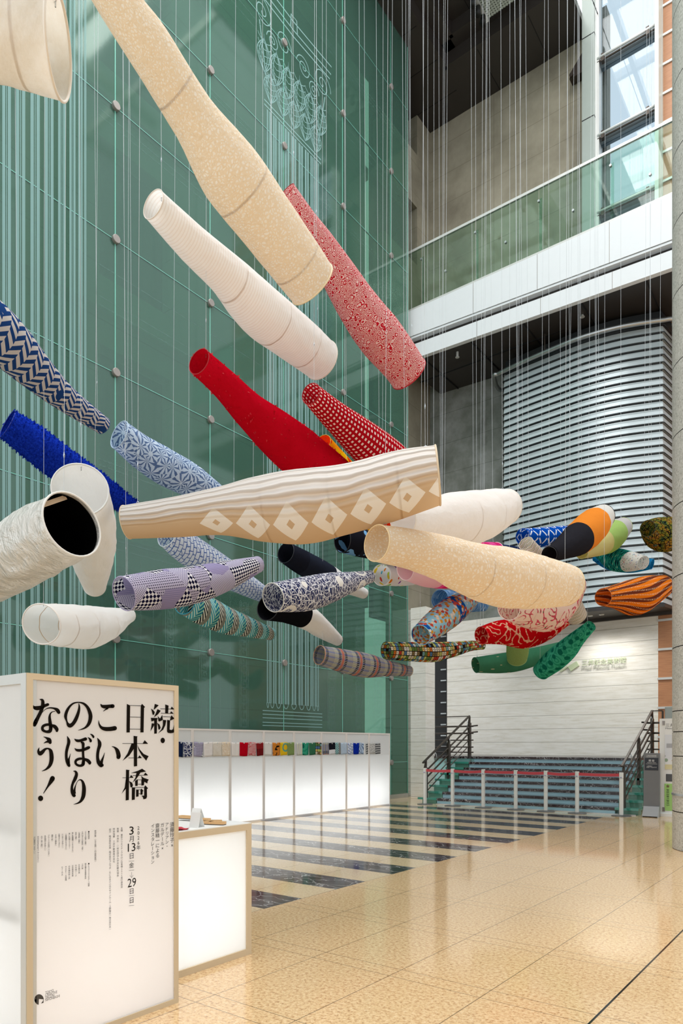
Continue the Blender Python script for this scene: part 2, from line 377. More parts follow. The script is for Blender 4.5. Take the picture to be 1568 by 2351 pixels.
# sprinkler heads under the bridge
for i, (u, v) in enumerate(((1050, 816), (1337, 723))):
    d = ray(u, v); zz = 12.88; q = E0+d*((zz-EYE)/d.z)
    b = MB(); b.cyl((q.x, q.y, zz+.1), (q.x, q.y, zz-.05), .035, 12); b.cyl((q.x, q.y, zz-.05), (q.x, q.y, zz-.06), .06, 12)
    setp(b.build('sprinkler_head', M['alu']), ('small pale sprinkler head under the dark soffit, nearer the green glass wall', 'small pale sprinkler head under the dark soffit, above the curved tube')[i], 'sprinkler', 'sprinklers under the balcony')
# ---- curved louvred drum
pl = [(-8.51, 18.99), (-7.7, 18.87), (-6.83, 18.79), (-6.07, 18.74), (-5.2, 18.86), (-4.21, 19.2)]
pl = cr(pl, 5); pl = [(-8.53, 20.02)]+pl+[(-4.1, 20.02)]
t = thing('louvred_drum', (-6.3, 19.5, 5.12), 'curved bay clad in pale blue-grey louvres with a bent steel tube along its top', 'louvred bay')
p = NT('pale_blue_louvre'); M['louvre'] = p.pbr(p.mix(p.noise(p.geo(), 1.2), 'c3cfd3', 'cdd8dc'), .3, .15, .5)
M['gap'] = plain('dark_louvre_gap', '1c1f22', .5)
n = len(pl); cen = Vector((-6.3, 20.6))
def off(q, d): v = (Vector(q)-cen).normalized(); return (q[0]+v.x*d, q[1]+v.y*d)
def wall(b, pts, z0, z1):
    for a, c2 in zip(pts, pts[1:]): b.add([(a[0], a[1], z0), (c2[0], c2[1], z0), (c2[0], c2[1], z1), (a[0], a[1], z1)], [(0, 1, 2, 3)])
b = MB(); wall(b, [off(q, -.06) for q in pl], 5.15, 12.75); b.build('backing', M['gap'], t)
b = MB(); zb = 5.2; k = 0
while zb < 12.25:
    lo = [off(q, .0) for q in pl]; hi = [off(q, -.025) for q in pl]
    for i in range(n-1):
        A, B2 = lo[i], lo[i+1]; C, D = hi[i], hi[i+1]
        b.add([(A[0], A[1], zb), (B2[0], B2[1], zb), (D[0], D[1], zb+.142), (C[0], C[1], zb+.142)], [(0, 1, 2, 3)])
        b.add([(A[0], A[1], zb), (B2[0], B2[1], zb), (*off(B2, -.06), zb), (*off(A, -.06), zb)], [(0, 1, 2, 3)])
    zb += .1945
b.build('louvres', M['louvre'], t)
b = MB(); zb = 5.165
while zb < 12.4:
    b.tube([(*off(q, .03), zb) for q in pl], .012, 6); zb += .1945
b.build('louvre_rods', plain('dark_steel_rod', '3a3f43', .3, .7), t, smooth=True)
b = MB(); b.box(-8.5, -3.9, 19.9, 20.0, 5.0, 5.13)
b.poly([(*off(q, .05), 5.08) for q in pl][::-1]); wall(b, [off(q, .05) for q in pl], 5.08, 5.16); b.build('underside', M['soffit'], t)
for u, v in ((1355, 1414), (1381, 1411), (1432, 1405)):
    d = ray(u, v); q = E0+d*((5.07-EYE)/d.z); b = MB(); b.tube([(q.x+.06*math.cos(a), q.y+.06*math.sin(a), 5.07) for a in [i*PI/8 for i in range(16)]], .014, 6, True); b.build('downlight', M['alu'], t, smooth=True)
    sl_ = bpy.data.lights.new('downlight_lamp', 'SPOT'); sl_.energy = 85; sl_.spot_size = 2.4; sl_.spot_blend = .8; sl_.shadow_soft_size = .25; sl_.color = (1, .97, .92); so_ = bpy.data.objects.new('downlight_lamp', sl_); col.objects.link(so_); so_.location = (q.x, q.y, 5.04)
b = MB(); tp = [off(q, .28) for q in pl[1:-1]]
tp = [(-8.75, 19.9), (-8.95, 19.6)]+tp+[(-3.75, 19.3), (-3.55, 19.6)]
b.tube(cr([(x, y, 12.35) for x, y in tp], 4), .06, 12); b.build('top_tube', M['steel'], t, smooth=True)
b = MB(); q = off(pl[10], .28); b.cyl((q[0], q[1], 12.4), (q[0], q[1], 12.85), .02, 8); b.build('tube_stay', M['darkrail'], t)
b = MB(); b.cyl((-8.7, 19.3, 12.35), (-8.5, 19.3, 12.35), .02, 8); b.build('tube_stay', M['darkrail'], t)
# ---- stone pillar at right
R, D = .75, 11.35; an = math.atan((1543-CX)/F)+math.asin(R/D); pc = Vector((CS, SN, 0))*D*math.sin(an)+Vector((-SN, CS, 0))*D*math.cos(an)
p = NT('speckled_granite_pillar'); P = p.geo(); k = p.noise(P, 34, 4, .8)
cc = p.ramp(k, [(.32, '7f7c74'), (.42, 'b9b6ac'), (.55, 'cfccc4'), (.75, 'e0ddd6')])
M['pillar'] = p.pbr(cc, .5, 0, .4)
b = MB(); zj = [0, .55, 1.35, 1.70, 2.0, 2.92]+[2.92+1.02*k for k in range(1, 24)]
for a, c2 in zip(zj, zj[1:]): b.tube([(pc.x, pc.y, a+.006), (pc.x, pc.y, c2-.006)], R, 64, False, False)
pi_ = b.build('wall_pillar', M['pillar'], org=(pc.x, pc.y, 0), smooth=False); setp(pi_, kind='structure')
for q in pi_.data.polygons:
    q.use_smooth = True
b = MB(); b.tube([(pc.x, pc.y, .02), (pc.x, pc.y, 26)], R-.012, 48); b.build('core', M['ink'], pi_, smooth=True)
b = MB(); b.tube([(pc.x, pc.y, 1.33-.55), (pc.x, pc.y, 1.36-.55)], R+.01, 64); b.build('metal_band', M['steel'], pi_)
# ---- building shell outside the frame: roof beams, added unseen wall at right to darken reflections
b = MB()
for k in range(9): b.box(-12.3, 9, -5+k*2.6, -4.85+k*2.6, 25.9, 26.2)
for k in range(9): b.box(-12+k*2.6, -11.85+k*2.6, -5, 17.3, 25.9, 26.2)
setp(b.build('ceiling_grid', M['alu']), kind='structure')
b = MB(); b.box(9, 9.4, -8, 9, 0, 13); setp(b.build('added_wall_right', M['concrete']), kind='structure')
# ================================================================== GREEN GLASS WALL
p = NT('green_curtain_glass'); fr = p.fresnel(.045, .7)
tr = p.n('BsdfTransparent', {0: lin('a6c6b6')}).outputs[0]
df = p.n('BsdfDiffuse', {0: lin('6f9a8b')}).outputs[0]
inn = p.mixs(.27, tr, df)
M['curtain'] = p.done(p.mixs(fr, inn, p.n('BsdfGlossy', {0: (.9, 1, .97, 1), 'Roughness': .06}).outputs[0]))
M['mint'] = plain('aqua_glass_edge_glow', '80cdba', .15, 0, .6, .03)  # glow along the pane edges, painted as a bright strip colour
M['shadowgap'] = plain('painted_joint_shadow', '2f4f48', .5)  # dark strip colour standing in for the shade in the joint gap
p = NT('white_frit_print')
M['frit'] = p.done(p.mixs(.5, p.n('BsdfTransparent', {0: (1, 1, 1, 1)}).outputs[0], p.n('BsdfDiffuse', {0: lin('a9d0cf')}).outputs[0]))
p = NT('faint_frit_print')
M['frit2'] = p.done(p.mixs(.84, p.n('BsdfDiffuse', {0: lin('8fb5ae')}).outputs[0], p.n('BsdfTransparent', {0: (1, 1, 1, 1)}).outputs[0]))
YS = [7.34+2.23*k for k in range(-4, 5)]+[17.17]; ZS = [.12]+[1.03+2.37*k for k in range(0, 11)]
cw = thing('wall_left', (GX, 8, 0), kind='structure')
for y0, y1 in zip(YS, YS[1:]):
    for z0, z1 in zip(ZS, ZS[1:]):
        b = MB(); b.box(GX-.02, GX, y0+.012, y1-.012, z0+.012, z1-.012); b.build('glass_pane', M['curtain'], cw)
for y0 in YS:
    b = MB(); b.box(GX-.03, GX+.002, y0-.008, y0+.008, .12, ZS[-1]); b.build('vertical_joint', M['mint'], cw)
for z0 in ZS[1:]:
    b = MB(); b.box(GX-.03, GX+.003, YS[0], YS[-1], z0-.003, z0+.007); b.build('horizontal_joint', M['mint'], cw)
    b = MB(); b.box(GX-.03, GX+.0035, YS[0], YS[-1], z0-.011, z0-.003); b.build('joint_shadow_strip', M['shadowgap'], cw)
dm = None
for y0 in YS[:-1]:
    for z0 in ZS[1:-1]:
        if dm is None:
            b = MB(); b.tube([(GX-.0, y0, z0), (GX+.05, y0, z0)], .075, 28); b.tube([(GX+.05, y0, z0), (GX+.058, y0, z0)], [.075, .068], 28); dm = b.build('glass_fixing', M['disc'], cw); d0 = (y0, z0)
        else:
            o = dm.copy(); col.objects.link(o); o.parent = cw; o.location = (0, y0-d0[0], z0-d0[1])
b = MB(); b.box(GX-.03, GX+.03, YS[0], YS[-1], 0, .12); b.build('kick_plate', M['steel'], cw)
fp = lambda y, z: (GX+.005, y, z)
def etch(yc, zlo, zhi):
    b = MB()
    for i in range(11):
        a = math.radians(-75+15*i)
        for dd, ww in ((-.055, .055), (.055, .055), (.0, .014)):
            a2 = a+dd; y = yc+.93*math.sin(a2); wd = max(.008, ww*math.cos(a2))
            b.add([fp(y-wd/2, zlo), fp(y+wd/2, zlo), fp(y+wd/2, zhi), fp(y-wd/2, zhi)], [(0, 1, 2, 3)])
    return b
etch(5.85, .3, 26).build('etched_column', M['frit'], cw)
b = etch(12.15, 2.45, 15.7); yc = 12.15
for z in (1.95, 2.02, 2.12, 2.2, 2.28): rib(b, [fp(yc-1.05, z), fp(yc+1.05, z)], .02, (1, 0, 0))
for i in range(9):
    a = math.radians(-68+17*i); y = yc+.95*math.sin(a); w_ = .085*math.cos(a)
    rib(b, [fp(y+w_*math.cos(q), 2.47+.12*math.sin(q)) for q in [PI+k*PI/8 for k in range(9)]], .02, (1, 0, 0))
b.build('etched_column', M['frit'], cw)
b = MB()                                           # capital: bell, two rows of leaves, volutes, abacus
for z in (15.75, 15.85): rib(b, [fp(yc-1.0, z), fp(yc+1.0, z)], .03, (1, 0, 0))
def leaf(y, z, wd, h, sgn=1):
    for q in (1.0, .72, .45):
        L = [(y-wd*q*math.sin(PI*min(t*1.15, 1))*.5, z+h*t) for t in [k/20 for k in range(21)]]
        Rr = [(2*y-a, c) for a, c in L]
        rib(b, [fp(*a) for a in L], .02, (1, 0, 0)); rib(b, [fp(*a) for a in Rr], .02, (1, 0, 0))
    for k in range(4):
        zz = z+h*(.25+.17*k)
        for s in (-1, 1): rib(b, [fp(y+s*wd*.5*math.sin(t)*.9, zz+.08*t) for t in [j/5*1.5 for j in range(6)]], .015, (1, 0, 0))
def spiral(y, z, r, s):
    rib(b, [fp(y+s*r*(1-t/2.6)*math.cos(t*5.2), z+r*(1-t/2.6)*math.sin(t*5.2)) for t in [k/56*2.45 for k in range(57)]], .022, (1, 0, 0))
for i in range(5): leaf(yc-.8+.4*i, 15.9, .42, .75)
for i in range(6): leaf(yc-1.0+.4*i, 16.45, .44, .85)
for s in (-1, 1):
    spiral(yc+s*1.05, 17.75, .34, s); spiral(yc+s*.35, 17.6, .26, -s); spiral(yc+s*.72, 17.35, .2, s)
    rib(b, [fp(yc+s*(.9+.25*t), 16.2+1.3*t) for t in [k/8 for k in range(9)]], .03, (1, 0, 0))
for z, w_ in ((18.1, 1.35), (18.25, 1.4), (18.45, 1.42)): rib(b, [fp(yc-w_, z-.0), fp(yc, z-.06), fp(yc+w_, z)], .03, (1, 0, 0))
rib(b, [fp(yc-.12, 18.2), fp(yc-.1, 18.5), fp(yc+.1, 18.5), fp(yc+.12, 18.2)], .03, (1, 0, 0))
b.build('etched_capital', M['frit'], cw)
def key(u0, u1, z0, z1):
    y0, y1 = onX(u0, 1500, GX).y, onX(u1, 1500, GX).y; b = MB(); h = (y1-y0); z = z0
    while z < z1:
        for (a, c2, e, g) in ((0, 0, 1, 0), (1, 0, 1, .8), (1, .8, .35, .8), (.35, .8, .35, .4), (.35, .4, .68, .4), (0, 0, 0, 1)):
            rib(b, [fp(y0+h*a, z+h*c2), fp(y0+h*e, z+h*g)], .028, (1, 0, 0))
        z += h*1.0
    rib(b, [fp(y0-.05, z0), fp(y0-.05, z1)], .02, (1, 0, 0)); rib(b, [fp(y1+.05, z0), fp(y1+.05, z1)], .02, (1, 0, 0))
    b.build('etched_key_pattern', M['frit2'], cw)
for u0, u1 in ((385, 398), (553, 566), (755, 767), (818, 828), (862, 875), (462, 474)): key(u0, u1, 1.9, 4.6)
b = MB()                                           # faint ruled lines of the printed facade
for y in [7.6+.28*k for k in range(10)]+[13.4+.25*k for k in range(12)]:
    rib(b, [fp(y, 1.9), fp(y, 4.9)], .012, (1, 0, 0))
for y0, y1 in ((7.0, 11.1), (13.3, 17.1)):
    for z in (5.0, 5.15, 6.4, 6.5, 9.2, 9.35, 9.9, 12.5, 12.62, 14.8, 14.9, 17.2, 17.4, 18.8, 18.9, 19.0):
        rib(b, [fp(y0, z), fp(y1, z)], .014, (1, 0, 0))
b.build('etched_facade_lines', M['frit2'], cw)
# the old facade behind the glass
p = NT('facade_stone_behind_glass'); P = p.geo()
M['facade'] = p.pbr(joints(p, P, p.mix(p.noise(P, .35, 3), 'a3aa9c', 'cdd1c4'), 1.1, 0, .2, '5f665e', .012), .7, 0, .2)
b = MB(); wins = [(8.1, 9.9), (14.0, 15.9), (1.8, 3.6)]; rows = [(2.2, 5.2), (6.6, 9.6), (11, 13.8), (15.3, 18), (19.4, 22)]
yy = -3.0
for a, c2 in sorted(wins):
    b.box(-12.7, -12.3, yy, a, 0, 26); yy = c2; zz = 0
    for r0, r1 in rows: b.box(-12.7, -12.3, a, c2, zz, r0); zz = r1
    b.box(-12.7, -12.3, a, c2, zz, 26)
b.box(-12.7, -12.3, yy, 17.3, 0, 26)
fc = setp(b.build('wall_facade', M['facade']), kind='structure')
b = MB(); b.box(-12.68, -12.62, -3, 17.3, 0, 26); b.build('dark_window_glass', plain('dark_blue_window', '141f28', .2), fc)
for z in (5.7, 10.2, 14.5, 18.7): b = MB(); b.box(-12.3, -12.1, -3, 17.2, z, z+.35); b.build('cornice', M['facade'], fc)
# ================================================================== STAIRS
SX0, SX1, SY, RI, TR = -8.83, -4.41, 15.6, .15, .3
p = NT('dark_red_marble'); P = p.geo()
wq = p.n('VectorMath', {0: P, 1: p.n('VectorMath', {0: p.noise(P, 5, 3, .6, 0, True), 3: .35}, operation='SCALE').outputs[0]}, operation='ADD').outputs[0]
ve = p.vor(p.map(wq, (1, 1, 1.6)), 6.5, 'DISTANCE_TO_EDGE')
c = p.mix(p.noise(P, 2, 3), '3a2427', '2a2426')
c = p.mix(p.m('MULTIPLY', p.ramp(ve, [(.0, (1, 1, 1)), (.045, (0, 0, 0))]), p.ramp(p.noise(P, 3.5, 3), [(.38, (.1, .1, .1)), (.6, (1, 1, 1))])), c, 'd8d8da')
M['marble'] = p.pbr(c, .2, 0, .5)
M['riser'] = plain('teal_blue_riser_glass', 'abd6e4', .15, 0, .6, .06, 1.2)
p = NT('green_tread_glass'); M['tread'] = p.pbr('3f9180', .1, 0, .7)
p = NT('pale_aqua_glass_panel'); M['aqua'] = p.pbr(p.mix(p.noise(p.geo(), .8), 'a5d3d6', 'b7dfe0'), .2, 0, .5)
p = NT('pale_green_glass_block'); fr = p.fresnel()
M['block'] = p.done(p.mixs(fr, p.mixs(.5, p.n('BsdfTransparent', {0: lin('a9d8c6')}).outputs[0], p.n('BsdfDiffuse', {0: lin('86b5a5')}).outputs[0]), p.n('BsdfGlossy', {0: (1, 1, 1, 1), 'Roughness': .05}).outputs[0]))
st = thing('staircase', ((SX0+SX1)/2, SY, 0), kind='structure')
LY = SY+7*TR
for k in range(8):
    y0 = SY+k*TR; z0 = k*RI
    y1 = y0+TR if k < 7 else BY
    b = MB(); b.box(SX0, SX1, y0+.03, y1+.03 if k < 7 else BY, z0, z0+RI-.066); b.build('riser', M['riser'], st)
    xa_, xb_ = (SX0, SX1) if k < 7 else (-10.9, onY(1511, 1000, BY).x)
    b = MB(); b.box(xa_, xb_, y0, y1+.02 if k < 7 else BY, z0+RI-.066, z0+RI); b.build('step_nosing', M['marble'], st)
    if k < 7:
        for xs, xe in ((SX0-.56, SX0-.004), (SX1+.004, SX1+.5)):
            b = MB(); b.box(xs, xe, y0, y0+TR+.02, z0+RI-.05, z0+RI); b.build('glass_tread', M['tread'], st)
            b = MB(); b.box(xs+.12, xe-.02, y0+.04, y0+TR, z0, z0+RI-.05); b.build('glass_block', M['block'], st)
b = MB(); b.box(SX0, SX1+.45, SY-.03, SY, 0, .02); b.build('bottom_edge', M['steel'], st)
b = MB(); b.box(-10.1, SX0-.02, LY+.06, LY+.09, .0, 1.14); b.build('side_panel', M['aqua'], st)
b = MB(); b.box(SX1+.02, -3.7, LY+.06, LY+.09, 0, 1.14); b.build('side_panel', M['block'], st)
for xx, zz in ((-9.75, 1.03), (-8.95, 1.08)):
    b = MB(); b.cyl((xx, LY+.03, zz), (xx, LY+.07, zz), .03, 12); b.build('panel_bolt', M['steel'], st)
def stair_rail(X, dirx, xend, label):
    t = thing('stair_railing', (X, SY, 0), label, 'railing', 'stair railings')
    A = Vector((X, SY, 1.115)); B2 = Vector((X, 18.1, 2.36)); sl = (B2.z-A.z)/(B2.y-A.y)
    for y, zb, zt in ((SY+.02, .15, 1.11), (16.86, .6, 1.73), (18.1, 1.2, 2.34)):
        b = MB(); b.box(X-.03, X+.03, y-.06, y+.06, zb, zt-.18); b.prism([(X-.03, y-.05, zt-.18), (X+.03, y-.05, zt-.18), (X+.012, y-.012, zt), (X-.012, y-.012, zt)], (0, .06, 0)); b.build('post', M['darkrail'], t)
    if xend is not None:
        b = MB(); b.box(xend-.05, xend+.05, 18.07, 18.13, 1.2, 2.16); b.box(xend-.02, xend+.02, 18.08, 18.12, 2.16, 2.34); b.build('post', M['darkrail'], t)
        b = MB(); b.bar((X, 18.1, 2.35), (xend, 18.1, 2.35), .05, .025); b.build('handrail', M['darkrail'], t)
        for dz in (.30, .50, .70, .90, 1.05) if dirx < 0 else (.3, .55, .75, .95):
            b = MB(); b.tube([(X+.12*(-dirx), 18.1, 2.36-dz), (xend+.05*dirx, 18.1, 2.36-dz)], .018 if dz > .6 else .024, 8); b.build('rail', M['darkrail'], t, smooth=True)
    b = MB(); b.bar(A+Vector((0, -.12, -.12*sl)), B2, .05, .035); b.build('handrail', M['darkrail'], t)
    for dz, r, e in ((.30, .022, .25), (.48, .022, .25), (.68, .014, 0), (.84, .014, 0)):
        b = MB(); y0 = SY+.05; b.tube([(X, y0, A.z-dz+.03), (X, 18.1+e*.0, B2.z-dz), (X-dirx*e, 18.12, B2.z-dz+.02)], r, 8); b.build('rail', M['darkrail'], t, smooth=True)
    for y in (SY+.5, 16.86, 17.9):
        b = MB(); z0 = A.z+sl*(y-SY); b.tube([(X, y, z0-.02), (X+.05, y, z0-.12), (X, y+.02, z0-.28)], .01, 6); b.build('rail_bracket', M['steel'], t, smooth=True)
stair_rail(-9.16, -1, -10.41, 'dark metal stair railing at the left end of the teal stairs, by the stone pier')
stair_rail(-4.22, 1, -3.98, 'dark metal stair railing at the right end of the teal stairs, behind the grey sign')
# ---- belt barrier posts
M['belt'] = plain('red_belt', 'c4444c', .6)
BPX = [(975.8, 1847), (1039, 1851.4), (1109.5, 1856.2), (1184, 1859.5), (1253, 1863), (1325, 1867), (1426.5, 1872)]
M['bposts'] = plain('silver_post', 'dddcd6', .35, .25)
ords = ['first', 'second', 'third', 'fourth', 'fifth', 'sixth', 'last']
xs = [onY(u, v, 15.32).x for u, v in BPX]
for i, X in enumerate(xs):
    Y = 15.32
    t = thing('barrier_post', (X, Y, 0), ['leftmost silver barrier post, in front of the left stair railing', 'silver barrier post second from the left, before the bottom stairs', 'silver barrier post third from the left, before the bottom stairs',
        'silver barrier post in the middle of the row of seven before the stairs', 'silver barrier post third from the right, before the bottom stairs', 'silver barrier post second from the right, before the bottom stairs',
        'rightmost silver barrier post, nearest to the grey opening-hours sign'][i], 'barrier post', 'belt barrier posts in front of the stairs')
    b = MB(); b.tube([(X, Y, 0), (X, Y, .012), (X, Y, .025)], [.2, .2, .05], 28); b.build('base_plate', plain('grey_base', '6d6f70', .4, .5), t)
    b = MB(); b.bbox(X-.037, X+.037, Y-.037, Y+.037, .02, .80, .008); b.build('pole', M['bposts'], t)
    b = MB(); b.bbox(X-.039, X+.039, Y-.039, Y+.039, .80, .93, .008); b.build('belt_head', M['bposts'], t); hd_ = [o for o in t.children if o.name.startswith('belt_head')][0]
    b = MB(); b.box(X-.02, X+.02, Y-.0405, Y-.039, .815, .83); b.build('label_strip', plain('blue_strip', '7577b8', .5), t).parent = hd_
    if i < 6:
        x2 = xs[i+1]; b = MB(); N = 10
        pt = [(X+.037+(x2-X-.074)*k/N, Y, .905-.012*math.sin(PI*k/N)*(1+.4*math.sin(i*2))) for k in range(N+1)]
        for a, c2 in zip(pt, pt[1:]): b.add([(a[0], Y-.002, a[2]-.065), (c2[0], Y-.002, c2[2]-.065), (c2[0], Y-.002, c2[2]), (a[0], Y-.002, a[2]), (a[0], Y+.002, a[2]-.065), (c2[0], Y+.002, c2[2]-.065), (c2[0], Y+.002, c2[2]), (a[0], Y+.002, a[2])], [(0,1,2,3),(7,6,5,4),(3,2,6,7),(0,4,5,1)])
        b.build('red_belt', M['belt'], t).parent = hd_
# ================================================================== TEXT
def tmesh(txt):
    cu = bpy.data.curves.new('lettering', 'FONT'); cu.body = txt; cu.resolution_u = 2; cu.align_x = 'CENTER'
    o = bpy.data.objects.new('lettering', cu); col.objects.link(o); bpy.context.view_layer.update()
    me = bpy.data.meshes.new_from_object(o.evaluated_get(bpy.context.evaluated_depsgraph_get()))
    vs = [v.co.copy() for v in me.vertices]; fs = [tuple(q.vertices) for q in me.polygons]
    bpy.data.objects.remove(o); bpy.data.curves.remove(cu); bpy.data.meshes.remove(me)
    if not vs: return [], [], (0, 1, 0, 1)
    return vs, fs, (min(v.x for v in vs), max(v.x for v in vs), min(v.y for v in vs), max(v.y for v in vs))
def fit(mb, txt, o, ex, ey, wd, hg):             # fill a wd x hg rectangle, lower left corner o, axes ex ey
    vs, fs, (x0, x1, y0, y1) = tmesh(txt)
    if not vs: return
    ex, ey, o = Vector(ex), Vector(ey), Vector(o)
    mb.add([o+ex*((v.x-x0)/(x1-x0)*wd)+ey*((v.y-y0)/max(1e-6, y1-y0)*hg) for v in vs], fs)
FULL = 'ー'
def column(mb, txt, pl_, u, v0, v1, ex, cw=None, squash=.92):   # vertical writing: cells stacked downward between two pixels rows
    a, c2 = pl_(u, v0), pl_(u, v1); n = len(txt); pitch = (a.z-c2.z)/n
    ex = Vector(ex); cw = cw or pitch*squash
    for i, ch in enumerate(txt):
        if ch in ' 　': continue
        vs, fs, (x0, x1, y0, y1) = tmesh(ch)
        if not vs: continue
        cy = a.z-pitch*(i+.5); k = cw
        mx = (x0+x1)/2; my = .36
        if ch in 'ー（）()' : 
            my2 = (y0+y1)/2
            mb.add([Vector((a.x, a.y, cy))+ex*((v.y-my2)*k*1.05)+Vector((0, 0, 1))*(-(v.x-mx)*k) for v in vs], [q[::-1] for q in fs])
        else:
            mb.add([Vector((a.x, a.y, cy))+ex*((v.x-mx)*k*1.05)+Vector((0, 0, 1))*((v.y-my)*k) for v in vs], fs)
# ================================================================== LIGHT BOXES
p = NT('backlit_white_fabric'); P = p.geo()
nz = p.noise(p.map(P, (3, 3, 1)), 1.4, 3)
M['fabric'] = p.cloth('f1f1f0', .5, nz)
p = NT('printed_backlit_fabric'); M['fabric2'] = p.cloth('f5f1ee', .45)
M['cream'] = plain('cream_painted_frame', 'd9c4a4', .5, 0, .4, .04, 5)
def boxframe(b, x0, x1, y0, y1, z0, z1, e):        # twelve edge bars of a box
    for x in (x0, x1-e):
        for y in (y0, y1-e): b.box(x, x+e, y, y+e, z0, z1)
        for z in (z0, z1-e): b.box(x, x+e, y0+e, y1-e, z, z+e)
    for y in (y0, y1-e):
        for z in (z0, z1-e): b.box(x0+e, x1-e, y, y+e, z, z+e)
# ---- front sign
SGX, SY0, SY1, SH = -3.205, 1.7175, 2.632, 1.85
t = thing('title_sign', (SGX-.45, 2.17, 0), 'tall backlit white sign with large black Japanese title and cream frame at the left front', 'sign')
b = MB(); boxframe(b, SGX-.9, SGX, SY0, SY1, 0, SH, .03); b.build('frame', M['cream'], t)
b = MB(); b.box(SGX-.012, SGX-.006, SY0+.03, SY1-.03, .03, SH-.03); b.build('printed_face', M['fabric2'], t)
b = MB(); b.box(SGX-.9+.02, SGX-.045, SY0+.008, SY0+.012, .03, SH-.03); b.build('side_fabric', M['fabric'], t)
b = MB(); b.box(SGX-.885, SGX-.88, SY0+.03, SY1-.03, .03, SH-.03); b.box(SGX-.88, SGX-.03, SY1-.012, SY1-.008, .03, SH-.03); b.build('back_fabric', M['fabric'], t)
b = MB(); b.box(SGX-.89, SGX-.01, SY0+.01, SY1-.01, SH-.012, SH-.004); b.build('top_panel', M['white'], t)
b = MB(); b.box(SGX-.89, SGX-.01, SY0+.01, SY1-.01, .005, .03); b.build('bottom_panel', M['white'], t)
b = MB(); b.box(SGX-.052, SGX-.004, SY0-.004, SY0+.05, 0, SH); b.box(SGX-.9, SGX-.05, SY0-.003, SY0+.02, SH-.05, SH-.0); b.build('side_post', M['alu'], t)
b = MB()
for z in (.62, 1.05): b.box(SGX-.87, SGX-.1, SY0+.03, SY0+.06, z, z+.05)
b.build('inner_rail', M['alu'], t)
area('sign_lamp', (SGX-.8, 2.17, .36), (0, -PI/2, 0), .6, .8, 9, (.97, .98, 1))
TX = SGX-.004; pl_ = lambda u, v: onX(u, v, TX)
tt = MB()
def cc(i):                                       # the four close-up frames the lettering was measured in
    s_, ox, oy = ((.1148, 60, 1590), (.1148, 60, 1680), (.12755, 210, 1590), (.12755, 210, 1680))[i]
    return lambda x, y: (ox+x*s_, oy+y*s_)
def stroke(ci, pts):
    f = cc(ci); q = cr(pts, 6); L = []; Rr = []
    for i, (x, y, h) in enumerate(q):
        x0, y0, _ = q[max(i-1, 0)]; x1, y1, _ = q[min(i+1, len(q)-1)]
        dx, dy = x1-x0, y1-y0; l = math.hypot(dx, dy) or 1; nx, ny = -dy/l, dx/l; h = max(h, 2)
        L.append(pl_(*f(x+nx*h, y+ny*h))); Rr.append(pl_(*f(x-nx*h, y-ny*h)))
    n = len(L); tt.add(L+Rr, [(i, i+1, n+i+1, n+i) for i in range(n-1)])
    x, y, h = pts[-1]
    if h > 12: disc(ci, x, y, h*.97, h*.97)
def disc(ci, x, y, rx, ry):
    f = cc(ci); tt.poly([pl_(*f(x+rx*math.cos(a), y+ry*math.sin(a))) for a in [k*PI/12 for k in range(24)]])
def pg(ci, *pts):
    f = cc(ci); vs = [pl_(*f(x, y)) for x, y in pts]
    from mathutils.geometry import tessellate_polygon
    tt.add(vs, [list(q) for q in tessellate_polygon([vs])])
def hb(ci, x0, y0, x1, y1, h=9): pg(ci, (x0, y0-h/2), (x1, y1-h/2), (x1, y1+h/2), (x0, y0+h/2))
